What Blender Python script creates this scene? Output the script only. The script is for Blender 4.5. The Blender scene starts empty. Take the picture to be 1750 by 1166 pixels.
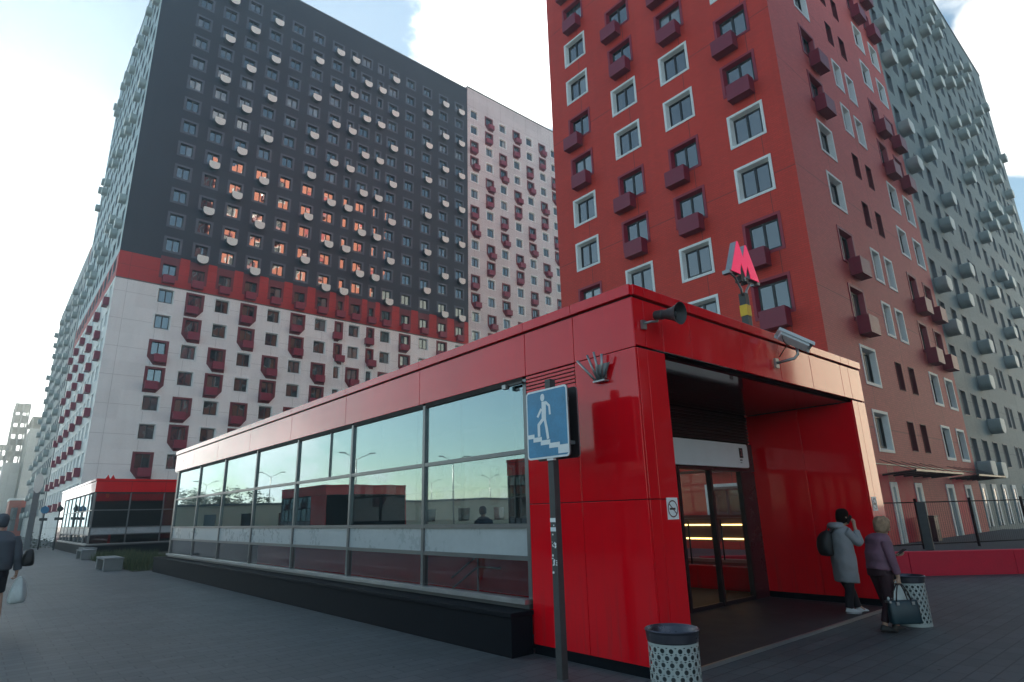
import bpy, bmesh, math, random
from mathutils import Vector, Matrix, noise
R_ = math.radians
random.seed(7)
S = bpy.context.scene
C = bpy.context.scene.collection

# ------------------------------------------------------------------ camera
RT = Matrix(((0.7592548601893195, -0.16122436529161632, -0.6305067496190762),
             (-0.6503131405517628, -0.2251687689026936, -0.7255286656890598),
             (-0.024997529969973953, 0.9608879901149563, -0.2758068054784716)))
CAM = Vector((0, 0, 1.7))
cd = bpy.data.cameras.new('camera')
cd.sensor_width = 36.0
cd.lens = 1030.0 / 1750.0 * 36.0
cd.clip_start = 0.05
cd.clip_end = 3000
cam = bpy.data.objects.new('camera', cd)
cam.matrix_world = Matrix.Translation(CAM) @ RT.to_4x4()
C.objects.link(cam)
S.camera = cam

# ------------------------------------------------------------------ light
SUN_EL = R_(27.0)
SUN_AZ = R_(90.0 - 16.0)          # measured from +X towards +Y
sun_dir = Vector((math.cos(SUN_EL) * math.cos(SUN_AZ), math.cos(SUN_EL) * math.sin(SUN_AZ), math.sin(SUN_EL)))
sl = bpy.data.lights.new('sun', 'SUN')
sl.energy = 5.0
sl.angle = R_(0.53)
sl.color = (1.0, 0.86, 0.70)
so = bpy.data.objects.new('sun', sl)
so.rotation_euler = (-sun_dir).to_track_quat('-Z', 'Y').to_euler()
C.objects.link(so)

W = bpy.data.worlds.new('World')
S.world = W
W.use_nodes = True
nt = W.node_tree
for n in list(nt.nodes): nt.nodes.remove(n)
L = nt.links.new
def N(t, **k):
    n = nt.nodes.new(t)
    for a, b in k.items(): setattr(n, a, b)
    return n
sky = N('ShaderNodeTexSky', sky_type='NISHITA', sun_disc=False)
sky.sun_elevation = SUN_EL
sky.sun_rotation = R_(90.0) - SUN_AZ
sky.air_density = 1.0
sky.dust_density = 0.3
sky.ozone_density = 1.4
bg1 = N('ShaderNodeBackground'); bg1.inputs['Strength'].default_value = 0.072
tint = N('ShaderNodeMix', data_type='RGBA', blend_type='MULTIPLY'); tint.inputs[0].default_value = 1.0
tint.inputs[7].default_value = (.98, 1.05, .92, 1)
L(sky.outputs[0], tint.inputs[6]); L(tint.outputs[2], bg1.inputs[0])
tc = N('ShaderNodeTexCoord')
def wmath(op, a, b=None, c=None):
    m = N('ShaderNodeMath', operation=op)
    for i, v in enumerate((a, b, c)):
        if v is None: continue
        if isinstance(v, (int, float)): m.inputs[i].default_value = v
        else: L(v, m.inputs[i])
    return m.outputs[0]
def blob(d, lo, hi, soft=True):
    v = Vector(d).normalized()
    vm = N('ShaderNodeVectorMath', operation='DOT_PRODUCT')
    L(nrm.outputs[0], vm.inputs[0]); vm.inputs[1].default_value = v
    mr = N('ShaderNodeMapRange', interpolation_type='SMOOTHSTEP')
    L(vm.outputs['Value'], mr.inputs[0])
    mr.inputs[1].default_value = math.cos(R_(lo)); mr.inputs[2].default_value = math.cos(R_(hi))
    return mr.outputs[0]
nrm = N('ShaderNodeVectorMath', operation='NORMALIZE')
L(tc.outputs['Generated'], nrm.inputs[0])
def pxdir(px, py):
    return RT @ Vector((px - 875, -(py - 583), -1030)).normalized()
mp = N('ShaderNodeMapping'); mp.inputs['Scale'].default_value = (1, 1, 1.8)
L(nrm.outputs[0], mp.inputs[0])
no1 = N('ShaderNodeTexNoise'); no1.inputs['Scale'].default_value = 4.5; no1.inputs['Detail'].default_value = 9; no1.inputs['Roughness'].default_value = .58
L(mp.outputs[0], no1.inputs[0])
cl = wmath('MULTIPLY', no1.outputs[0], 1.0)
for d, lo, hi, w in ((pxdir(500, -80), 17, 2, -.24), (pxdir(860, -60), 20, 3, .34), (pxdir(740, 60), 9, 3, .12), (pxdir(1790, 130), 7.6, 5.6, .42), (pxdir(1700, -60), 5, 2, .16),
                     (pxdir(-60, 620), 26, 9, .30), (pxdir(60, -100), 30, 13, -.50),
                     ((1, -.38, .15), 16, 6, .40), ((1, -.9, .3), 18, 8, -.05), ((-1, .9, .12), 34, 10, .06), ((-1, .9, .9), 50, 15, -.14), ((-.2, -.9, .6), 60, 20, .12), (pxdir(1690, 420), 6, 2, -.25)):
    cl = wmath('ADD', cl, wmath('MULTIPLY', blob(d, lo, hi), w))
# low on the horizon the air is milky everywhere
sp = N('ShaderNodeSeparateXYZ'); L(nrm.outputs[0], sp.inputs[0])
mr = N('ShaderNodeMapRange', interpolation_type='SMOOTHSTEP'); L(sp.outputs['Z'], mr.inputs[0])
mr.inputs[1].default_value = .22; mr.inputs[2].default_value = .0; mr.inputs[3].default_value = 0; mr.inputs[4].default_value = .18
cl = wmath('ADD', cl, mr.outputs[0])
mr2 = N('ShaderNodeMapRange', interpolation_type='SMOOTHSTEP'); L(cl, mr2.inputs[0])
mr2.inputs[1].default_value = .63; mr2.inputs[2].default_value = .80
bg2 = N('ShaderNodeBackground')
mixc = N('ShaderNodeMix', data_type='RGBA')
# warm cloud out of view, added for the fascia to mirror; others white
sunb = blob(sun_dir, 60, 8)
warm = blob((1, -.38, .15), 18, 8)
L(warm, mixc.inputs[0]); mixc.inputs[6].default_value = (.96, .97, .96, 1); mixc.inputs[7].default_value = (1.0, .82, .58, 1)
L(mixc.outputs[2], bg2.inputs[0])
st = wmath('ADD', .56, wmath('MULTIPLY', sunb, .55))
st = wmath('ADD', st, wmath('MULTIPLY', warm, .48))
L(st, bg2.inputs[1])
mx = N('ShaderNodeMixShader'); L(mr2.outputs[0], mx.inputs[0]); L(bg1.outputs[0], mx.inputs[1]); L(bg2.outputs[0], mx.inputs[2])
wo = N('ShaderNodeOutputWorld'); L(mx.outputs[0], wo.inputs['Surface'])

S.view_settings.view_transform = 'Standard'
S.view_settings.look = 'None'
S.view_settings.exposure = 1.62
S.view_settings.gamma = 1.0
S.view_settings.use_curve_mapping = False
S.render.engine = 'CYCLES'
S.cycles.max_bounces = 8
S.cycles.glossy_bounces = 4
S.cycles.transparent_max_bounces = 12
S.cycles.volume_bounces = 0
S.cycles.caustics_reflective = False
S.cycles.caustics_refractive = False
S.cycles.use_denoising = True

# ------------------------------------------------------------------ materials
class NT:
    def __init__(s, name):
        s.m = bpy.data.materials.new(name); s.m.use_nodes = True
        s.t = s.m.node_tree
        s.p = s.t.nodes['Principled BSDF']
        s.out = s.t.nodes['Material Output']
    def n(s, t, **k):
        x = s.t.nodes.new(t)
        for a, b in k.items(): setattr(x, a, b)
        return x
    def l(s, a, b): s.t.links.new(a, b)
    def math(s, op, a, b=None, clamp=False):
        m = s.n('ShaderNodeMath', operation=op); m.use_clamp = clamp
        for i, v in enumerate((a, b)):
            if v is None: continue
            if isinstance(v, (int, float)): m.inputs[i].default_value = v
            else: s.l(v, m.inputs[i])
        return m.outputs[0]
    def noise(s, scale, detail=4, vec=None, rough=.55):
        x = s.n('ShaderNodeTexNoise'); x.inputs['Scale'].default_value = scale
        x.inputs['Detail'].default_value = detail; x.inputs['Roughness'].default_value = rough
        if vec: s.l(vec, x.inputs[0])
        return x.outputs[0]
    def ramp(s, v, lo, hi, a=0.0, b=1.0):
        x = s.n('ShaderNodeMapRange'); s.l(v, x.inputs[0])
        x.inputs[1].default_value = lo; x.inputs[2].default_value = hi
        x.inputs[3].default_value = a; x.inputs[4].default_value = b
        return x.outputs[0]
    def mix(s, f, a, b):
        x = s.n('ShaderNodeMix', data_type='RGBA')
        if isinstance(f, (int, float)): x.inputs[0].default_value = f
        else: s.l(f, x.inputs[0])
        for i, v in ((6, a), (7, b)):
            if isinstance(v, tuple): x.inputs[i].default_value = (*v[:3], 1)
            else: s.l(v, x.inputs[i])
        return x.outputs[2]
    def bump(s, h, strength=.3, dist=.01):
        x = s.n('ShaderNodeBump'); x.inputs['Strength'].default_value = strength; x.inputs['Distance'].default_value = dist
        s.l(h, x.inputs['Height']); s.l(x.outputs[0], s.p.inputs['Normal']); return x

def col3(c, k): return tuple(min(1, x * k) for x in c)

def simple(name, c, rough=.6, metal=0., spec=.5, var=.12, scale=3., bump=0., coat=0.):
    q = NT(name)
    tc = q.n('ShaderNodeTexCoord')
    v = tc.outputs['Object']
    f = q.noise(scale, 5, v)
    f2 = q.noise(scale * 9, 3, v)
    f = q.math('ADD', q.math('MULTIPLY', f, .65), q.math('MULTIPLY', f2, .35))
    q.l(q.mix(q.ramp(f, .3, .7), col3(c, 1 - var), col3(c, 1 + var)), q.p.inputs['Base Color'])
    q.p.inputs['Metallic'].default_value = metal
    q.l(q.ramp(f, .3, .7, max(.02, rough - .08), min(1, rough + .08)), q.p.inputs['Roughness'])
    q.p.inputs['Specular IOR Level'].default_value = spec
    if coat: q.p.inputs['Coat Weight'].default_value = coat; q.p.inputs['Coat Roughness'].default_value = .05
    if bump: q.bump(f2, bump, .01)
    return q.m

def panel(name, c, ju=3.0, jz=2.9, uo=0., zo=0.3, rough=.6, brick=True, jd=.55, var=.08, bk=.55):
    """large prefabricated facade panels: joints, small tile relief, streaks"""
    q = NT(name)
    tc = q.n('ShaderNodeTexCoord')
    sp = q.n('ShaderNodeSeparateXYZ'); q.l(tc.outputs['Object'], sp.inputs[0])
    def joint(o, per, off, w):
        m = q.n('ShaderNodeMath', operation='WRAP')
        q.l(q.math('ADD', o, off + 400 * per), m.inputs[0]); m.inputs[1].default_value = per; m.inputs[2].default_value = 0
        return q.math('LESS_THAN', m.outputs[0], w)
    j = q.math('MAXIMUM', joint(sp.outputs['X'], ju, uo, .035), joint(sp.outputs['Z'], jz, zo, .035))
    cb = q.n('ShaderNodeCombineXYZ')
    q.l(sp.outputs['X'], cb.inputs[0]); q.l(sp.outputs['Z'], cb.inputs[1])
    # one tone per panel
    sc = q.n('ShaderNodeVectorMath', operation='DIVIDE'); q.l(cb.outputs[0], sc.inputs[0]); sc.inputs[1].default_value = (ju, jz, 1)
    fl = q.n('ShaderNodeVectorMath', operation='FLOOR'); q.l(sc.outputs[0], fl.inputs[0])
    wn = q.n('ShaderNodeTexWhiteNoise', noise_dimensions='2D'); q.l(fl.outputs[0], wn.inputs[0])
    st = q.n('ShaderNodeMapping'); st.inputs['Scale'].default_value = (1.2, .12, 1); q.l(cb.outputs[0], st.inputs[0])
    streak = q.noise(1.6, 6, st.outputs[0])
    blot = q.noise(.35, 4, tc.outputs['Object'])
    f = q.math('ADD', q.math('MULTIPLY', wn.outputs[0], .3), q.math('ADD', q.math('MULTIPLY', streak, .5), q.math('MULTIPLY', blot, .35)))
    base = q.mix(q.ramp(f, .3, .85), col3(c, 1 - var * 1.4), col3(c, 1 + var))
    if brick:
        br = q.n('ShaderNodeTexBrick'); q.l(cb.outputs[0], br.inputs[0])
        br.inputs['Scale'].default_value = 1.0
        br.inputs['Brick Width'].default_value = .29; br.inputs['Row Height'].default_value = .1; br.inputs['Mortar Size'].default_value = .012
        br.inputs['Color1'].default_value = (.80, .80, .80, 1); br.inputs['Color2'].default_value = (1, 1, 1, 1); br.inputs['Mortar'].default_value = (.62, .62, .62, 1)
        mm = q.n('ShaderNodeMix', data_type='RGBA', blend_type='MULTIPLY'); mm.inputs[0].default_value = bk
        q.l(base, mm.inputs[6]); q.l(br.outputs[0], mm.inputs[7]); base = mm.outputs[2]
    q.l(q.mix(q.math('MULTIPLY', j, jd), base, (.03, .03, .03)), q.p.inputs['Base Color'])
    q.p.inputs['Roughness'].default_value = rough
    q.p.inputs['Specular IOR Level'].default_value = .35
    return q.m

def pane_mat(name, c, wave=.08, ior=2.8):
    q = NT(name)
    q.p.inputs['Base Color'].default_value = (*c, 1)
    q.p.inputs['Roughness'].default_value = .02
    q.p.inputs['IOR'].default_value = ior
    tc = q.n('ShaderNodeTexCoord')
    b = q.bump(q.noise(.9, 1, tc.outputs['Object']), wave, .05)
    return q.m

M = {}
M['white_wall'] = panel('white_facade', (.86, .87, .86), 3.0, 2.9, .9, .45 + 1.0, bk=.15, jd=.4)
M['pinkish_wall'] = panel('pinkish_grey_facade', (.66, .635, .645), 3.0, 2.9, .9, 1.45, bk=.25)
M['red_band'] = panel('red_band', (.50, .035, .035), 3.0, 2.9, .9, 1.45)
M['dark_wall'] = panel('charcoal_facade', (.032, .042, .062), 3.0, 2.97, .9, 1.45, jd=.5)
M['grey_wall'] = panel('grey_green_facade', (.25, .31, .315), 2.7, 2.87, .3, 1.0)
M['red_wall'] = panel('red_tower_facade', (.66, .052, .034), 3.6, 8.61, 1.0, 1.0, jd=.65, var=.09)
M['orange_wall'] = panel('red_tower_side', (.68, .135, .125), 4.9, 5.74, .3, .9, jd=.45, var=.06)
M['sun_lightened_wall'] = panel('sun_lightened_facade', (.80, .27, .16), 3.6, 2.9, 1.0, 1.0)  # tower's orange with sunlight put into the colour, brightening its reflection in windows
M['red_back'] = panel('far_red_facade', (.46, .10, .06), 3.6, 2.9, 1.0, 1.0)
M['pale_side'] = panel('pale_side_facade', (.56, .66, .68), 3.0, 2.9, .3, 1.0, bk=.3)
M['far_wall'] = panel('far_grey_facade', (.42, .45, .45), 3.0, 2.9, .3, 1.0)
M['white_frame'] = simple('white_window_surround', (.80, .84, .84), .5, var=.05)
M['grey_frame'] = simple('grey_window_surround', (.16, .19, .22), .5, var=.1)
M['slate_frame'] = simple('slate_window_surround', (.085, .103, .135), .5, var=.1)
M['burg'] = simple('burgundy_panel', (.15, .012, .024), .5, var=.12)
M['burg_tower'] = simple('burgundy_tower_surround', (.30, .018, .045), .5, var=.1)
M['basket_burg'] = simple('burgundy_basket', (.22, .016, .045), .45, var=.15, scale=8)
M['sash'] = simple('dark_window_sash', (.02, .022, .026), .4)
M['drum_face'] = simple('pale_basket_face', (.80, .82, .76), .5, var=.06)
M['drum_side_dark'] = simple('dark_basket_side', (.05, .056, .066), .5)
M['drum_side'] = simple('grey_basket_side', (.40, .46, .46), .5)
M['pane0'] = pane_mat('dark_window_glass', (.012, .015, .018))
M['pane1'] = pane_mat('window_glass_before_grey_curtain', (.06, .065, .07))
M['pane2'] = pane_mat('window_glass_before_pale_blind', (.16, .17, .17))
M['parapet'] = simple('roof_parapet_metal', (.10, .105, .11), .4, metal=.5)

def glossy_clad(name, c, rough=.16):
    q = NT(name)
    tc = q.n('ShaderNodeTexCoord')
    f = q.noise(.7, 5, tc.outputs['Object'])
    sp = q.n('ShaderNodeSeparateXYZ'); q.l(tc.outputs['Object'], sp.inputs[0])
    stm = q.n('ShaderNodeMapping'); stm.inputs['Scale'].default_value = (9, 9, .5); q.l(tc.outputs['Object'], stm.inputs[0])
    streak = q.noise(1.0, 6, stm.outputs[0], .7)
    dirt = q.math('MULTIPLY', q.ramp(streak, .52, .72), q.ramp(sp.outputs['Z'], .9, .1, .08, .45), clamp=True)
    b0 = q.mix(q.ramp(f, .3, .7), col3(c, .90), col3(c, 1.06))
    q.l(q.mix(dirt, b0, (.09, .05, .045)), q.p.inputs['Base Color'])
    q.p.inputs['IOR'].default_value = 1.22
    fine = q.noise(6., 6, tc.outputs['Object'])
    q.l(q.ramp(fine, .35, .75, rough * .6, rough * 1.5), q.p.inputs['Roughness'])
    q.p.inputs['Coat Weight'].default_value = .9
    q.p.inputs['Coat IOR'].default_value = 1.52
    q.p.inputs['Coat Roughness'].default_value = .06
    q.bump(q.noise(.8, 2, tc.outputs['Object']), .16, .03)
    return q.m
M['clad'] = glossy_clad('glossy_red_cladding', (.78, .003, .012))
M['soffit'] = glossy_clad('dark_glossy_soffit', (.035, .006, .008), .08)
M['seam'] = simple('black_seam', (.01, .006, .006), .8)
M['alu'] = simple('brushed_grey_aluminium', (.16, .17, .18), .35, metal=.7)
M['alu_light'] = simple('pale_aluminium_sill', (.42, .43, .44), .35, metal=.8)
M['granite'] = simple('dark_granite_plinth', (.004, .006, .010), .7, spec=.12, var=.3, scale=25)
M['dark_metal'] = simple('dark_brown_metal', (.022, .014, .016), .35)
M['maroon_metal'] = simple('maroon_painted_panel', (.05, .012, .018), .3)
M['spandrel'] = simple('frosted_white_spandrel', (.40, .44, .46), .3, var=.1, scale=1.2)
M['galv'] = simple('galvanised_steel', (.30, .31, .32), .35, metal=.7, scale=12)
M['post_dark'] = simple('dark_square_post_paint', (.05, .052, .055), .55, var=.3, scale=10)
M['sign_white'] = simple('white_sign_film', (.80, .84, .86), .4, var=.05)
M['sign_blue'] = simple('faded_blue_sign_film', (.04, .24, .44), .35, var=.22, scale=4)
M['black'] = simple('black_rubber', (.012, .012, .014), .6)
M['yellow'] = simple('yellow_band_paint', (.75, .46, .02), .5)
M['pink'] = NT('glowing_pink_letter').m
q = M['pink'].node_tree.nodes['Principled BSDF']
q.inputs['Base Color'].default_value = (.70, .02, .10, 1); q.inputs['Roughness'].default_value = .3
q.inputs['Emission Color'].default_value = (1.0, .03, .13, 1); q.inputs['Emission Strength'].default_value = .17
M['bin_steel'] = simple('pale_grey_bin_steel', (.34, .39, .39), .4, var=.1, scale=14)
M['bin_rim'] = simple('dark_steel_rim', (.07, .07, .09), .3, metal=.6)
M['bin_in'] = simple('blue_grey_bin_liner', (.06, .08, .09), .6)
M['low_wall'] = simple('pink_red_painted_wall', (.66, .010, .045), .6, var=.1, scale=2)
M['concrete'] = simple('grey_concrete', (.19, .20, .20), .8, var=.15, scale=5, bump=.3)
M['beige'] = simple('beige_render', (.74, .67, .52), .8, var=.1, scale=.5)

def tubeglow():
    q = NT('lit_tube_lamp')
    q.p.inputs['Emission Color'].default_value = (1.0, .62, .20, 1)
    q.p.inputs['Emission Strength'].default_value = 2.2
    q.p.inputs['Base Color'].default_value = (.9, .8, .6, 1)
    return q.m
M['tube'] = tubeglow()

def mirror_glass(name, tint, refl, back):
    """solar control glazing: part mirror, part dark see-through"""
    q = NT(name)
    tc = q.n('ShaderNodeTexCoord')
    g = q.n('ShaderNodeBsdfGlossy'); g.inputs['Color'].default_value = (*tint, 1); g.inputs['Roughness'].default_value = .012
    bp = q.n('ShaderNodeBump'); bp.inputs['Strength'].default_value = .035; bp.inputs['Distance'].default_value = .05
    q.l(q.noise(.8, 1, tc.outputs['Object']), bp.inputs['Height']); q.l(bp.outputs[0], g.inputs['Normal'])
    t = q.n('ShaderNodeBsdfTransparent'); t.inputs['Color'].default_value = (*back, 1)
    fr = q.n('ShaderNodeLayerWeight'); fr.inputs['Blend'].default_value = .5
    f = q.math('ADD', q.math('MULTIPLY', q.math('POWER', fr.outputs['Facing'], 4.0), 1.0 - refl), refl, clamp=True)
    m = q.n('ShaderNodeMixShader'); q.l(f, m.inputs[0]); q.l(t.outputs[0], m.inputs[1]); q.l(g.outputs[0], m.inputs[2])
    q.l(m.outputs[0], q.out.inputs['Surface'])
    return q.m
M['glazing'] = mirror_glass('teal_mirror_glazing', (.60, .74, .78), .36, (.55, .60, .60))
M['lower_glazing'] = mirror_glass('lower_dark_glazing', (.7, .72, .75), .10, (.72, .70, .72))
M['door_glass'] = mirror_glass('door_glass', (.85, .80, .78), .05, (.97, .97, .95))
M['clear_glass'] = mirror_glass('clear_glass', (.8, .85, .85), .04, (.96, .97, .97))

def paving():
    q = NT('grey_block_paving')
    tc = q.n('ShaderNodeTexCoord')
    v = tc.outputs['Object']
    mpn = q.n('ShaderNodeMapping'); mpn.inputs['Rotation'].default_value = (0, 0, R_(0)); q.l(v, mpn.inputs[0])
    br = q.n('ShaderNodeTexBrick'); q.l(mpn.outputs[0], br.inputs[0])
    br.inputs['Scale'].default_value = 1.0
    br.inputs['Brick Width'].default_value = .40; br.inputs['Row Height'].default_value = .20; br.inputs['Mortar Size'].default_value = .008
    br.inputs['Color1'].default_value = (.072, .083, .089, 1); br.inputs['Color2'].default_value = (.096, .108, .115, 1); br.inputs['Mortar'].default_value = (.045, .05, .055, 1)
    f = q.math('ADD', q.math('MULTIPLY', q.noise(.35, 6, v, .65), .6), q.math('MULTIPLY', q.noise(5., 5, v), .4))
    mm = q.n('ShaderNodeMix', data_type='RGBA', blend_type='MULTIPLY'); mm.inputs[0].default_value = 1
    q.l(br.outputs[0], mm.inputs[6]); q.l(q.mix(q.ramp(f, .35, .68), (.70, .72, .74), (1.12, 1.12, 1.1)), mm.inputs[7])
    # old spots and drips
    sp = q.ramp(q.noise(9., 3, v), .66, .72)
    big = q.ramp(q.noise(.9, 7, v, .7), .55, .66)
    sp = q.math('MAXIMUM', sp, q.math('MULTIPLY', big, .6))
    q.l(q.mix(q.math('MULTIPLY', sp, .42), mm.outputs[2], (.03, .033, .035)), q.p.inputs['Base Color'])
    q.l(q.ramp(f, .3, .7, .5, .75), q.p.inputs['Roughness'])
    h = q.math('ADD', br.outputs['Fac'], q.math('MULTIPLY', q.noise(60., 3, v), -.4))
    b = q.bump(h, .5, .006); b.invert = True
    return q.m
M['paving'] = paving()
M['floor_tile'] = simple('dark_vestibule_tiles', (.030, .031, .035), .6, var=.25, scale=3)
M['asphalt'] = simple('asphalt_ground', (.085, .09, .095), .85, var=.2, scale=4, bump=.4)

# ------------------------------------------------------------------ mesh tools
class MB:
    def __init__(s): s.v = []; s.f = []; s.mi = []; s.mats = []; s.sm = []
    def mat(s, m):
        if m not in s.mats: s.mats.append(m)
        return s.mats.index(m)
    def poly(s, pts, m, smooth=False):
        b = len(s.v); s.v += [tuple(p) for p in pts]; s.f.append(tuple(range(b, b + len(pts)))); s.mi.append(s.mat(m)); s.sm.append(smooth)
    def box(s, a, b, m, rot=None, o=None):
        x0, y0, z0 = a; x1, y1, z1 = b
        P = [Vector(p) for p in ((x0,y0,z0),(x1,y0,z0),(x1,y1,z0),(x0,y1,z0),(x0,y0,z1),(x1,y0,z1),(x1,y1,z1),(x0,y1,z1))]
        if rot is not None: P = [rot @ p for p in P]
        if o is not None: P = [p + Vector(o) for p in P]
        k = len(s.v); s.v += [tuple(p) for p in P]
        for f in ((3,2,1,0),(4,5,6,7),(0,1,5,4),(1,2,6,5),(2,3,7,6),(3,0,4,7)):
            s.f.append(tuple(k + i for i in f)); s.mi.append(s.mat(m)); s.sm.append(False)
    def prism(s, pts, vec, m, mside=None):
        """pts: planar outline (3D), extruded along vec"""
        vec = Vector(vec); n = len(pts); k = len(s.v)
        s.v += [tuple(p) for p in pts] + [tuple(Vector(p) + vec) for p in pts]
        s.f.append(tuple(range(k + n - 1, k - 1, -1))); s.mi.append(s.mat(m)); s.sm.append(False)
        s.f.append(tuple(range(k + n, k + 2 * n))); s.mi.append(s.mat(m)); s.sm.append(False)
        for i in range(n):
            j = (i + 1) % n
            s.f.append((k + i, k + j, k + n + j, k + n + i)); s.mi.append(s.mat(mside or m)); s.sm.append(False)
    def tube(s, pts, r, m, seg=10, cap=True, ell=None):
        pts = [Vector(p) for p in pts]; n = len(pts)
        rs = r if isinstance(r, (list, tuple)) else [r] * n
        k = len(s.v); ref = None
        for i, p in enumerate(pts):
            d = (pts[min(i + 1, n - 1)] - pts[max(i - 1, 0)]).normalized()
            if ref is None:
                ref = Vector((0, 0, 1)) if abs(d.z) < .9 else Vector((1, 0, 0))
            a = (ref - d * ref.dot(d)).normalized(); b = d.cross(a); ref = a
            for q_ in range(seg):
                t = 2 * math.pi * q_ / seg
                s.v.append(tuple(p + a * math.cos(t) * rs[i] + b * math.sin(t) * rs[i]))
        for i in range(n - 1):
            for q_ in range(seg):
                w = (q_ + 1) % seg
                s.f.append((k + i*seg + q_, k + i*seg + w, k + (i+1)*seg + w, k + (i+1)*seg + q_)); s.mi.append(s.mat(m)); s.sm.append(True)
        if cap:
            s.f.append(tuple(k + q_ for q_ in range(seg - 1, -1, -1))); s.mi.append(s.mat(m)); s.sm.append(False)
            s.f.append(tuple(k + (n-1)*seg + q_ for q_ in range(seg))); s.mi.append(s.mat(m)); s.sm.append(False)
    def loft(s, rings, m, seg=20, cap=True, power=2.0):
        """rings: (x, y, z, rx, ry[, rot]) horizontal super-ellipses"""
        k = len(s.v)
        for rg in rings:
            x, y, z, rx, ry = rg[:5]; ro = rg[5] if len(rg) > 5 else 0
            for q_ in range(seg):
                t = 2 * math.pi * q_ / seg
                c, sn = math.cos(t), math.sin(t)
                a = math.copysign(abs(c) ** (2 / power), c) * rx; b = math.copysign(abs(sn) ** (2 / power), sn) * ry
                s.v.append((x + a * math.cos(ro) - b * math.sin(ro), y + a * math.sin(ro) + b * math.cos(ro), z))
        n = len(rings)
        for i in range(n - 1):
            for q_ in range(seg):
                w = (q_ + 1) % seg
                s.f.append((k + i*seg + q_, k + i*seg + w, k + (i+1)*seg + w, k + (i+1)*seg + q_)); s.mi.append(s.mat(m)); s.sm.append(True)
        if cap:
            s.f.append(tuple(k + q_ for q_ in range(seg - 1, -1, -1))); s.mi.append(s.mat(m)); s.sm.append(True)
            s.f.append(tuple(k + (n-1)*seg + q_ for q_ in range(seg))); s.mi.append(s.mat(m)); s.sm.append(True)
    def add(s, other, loc=(0, 0, 0), rz=0.):
        k = len(s.v); ro = Matrix.Rotation(rz, 3, 'Z'); lo = Vector(loc)
        s.v += [tuple(ro @ Vector(p) + lo) for p in other.v]
        mp_ = [s.mat(m) for m in other.mats]
        s.f += [tuple(k + i for i in f) for f in other.f]; s.mi += [mp_[i] for i in other.mi]; s.sm += other.sm
    def mesh(s, name):
        me = bpy.data.meshes.new(name); me.from_pydata(s.v, [], s.f)
        for m in s.mats: me.materials.append(m)
        me.polygons.foreach_set('material_index', s.mi); me.polygons.foreach_set('use_smooth', s.sm)
        me.update()
        return me
    def build(s, name, parent=None, loc=(0, 0, 0), rz=0., bevel=0., sub=0, **props):
        return link(name, s.mesh(name), parent, loc, rz, bevel, sub, **props)

def link(name, me, parent=None, loc=(0, 0, 0), rz=0., bevel=0., sub=0, **props):
    o = bpy.data.objects.new(name, me); C.objects.link(o)
    o.location = loc; o.rotation_euler = (0, 0, rz)
    if parent: o.parent = parent
    if bevel:
        b = o.modifiers.new('bevel', 'BEVEL'); b.width = bevel; b.segments = 2; b.limit_method = 'ANGLE'
    if sub:
        b = o.modifiers.new('subdivision', 'SUBSURF'); b.levels = sub; b.render_levels = sub
    for k, v in props.items(): o[k] = v
    return o

def thing(name, label, cat, loc=(0, 0, 0), rz=0., group=None):
    o = bpy.data.objects.new(name, None); C.objects.link(o); o.location = loc; o.rotation_euler = (0, 0, rz)
    o.empty_display_size = .2
    o['label'] = label; o['category'] = cat
    if group: o['group'] = group
    return o

def copy_tree(o, parent=None, loc=None, rz=None, label=None):
    c = o.copy(); C.objects.link(c)
    if parent: c.parent = parent
    if loc is not None: c.location = loc
    if rz is not None: c.rotation_euler = (0, 0, rz)
    if label: c['label'] = label
    for ch in [x for x in S.objects if x.parent == o]: copy_tree(ch, c)
    return c

RW = RT.transposed()
def project(p):
    c = RW @ (Vector(p) - CAM)
    if c.z > -.1: return None
    return 875 + 1030 * c.x / -c.z, 583 - 1030 * c.y / -c.z, -c.z

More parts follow.
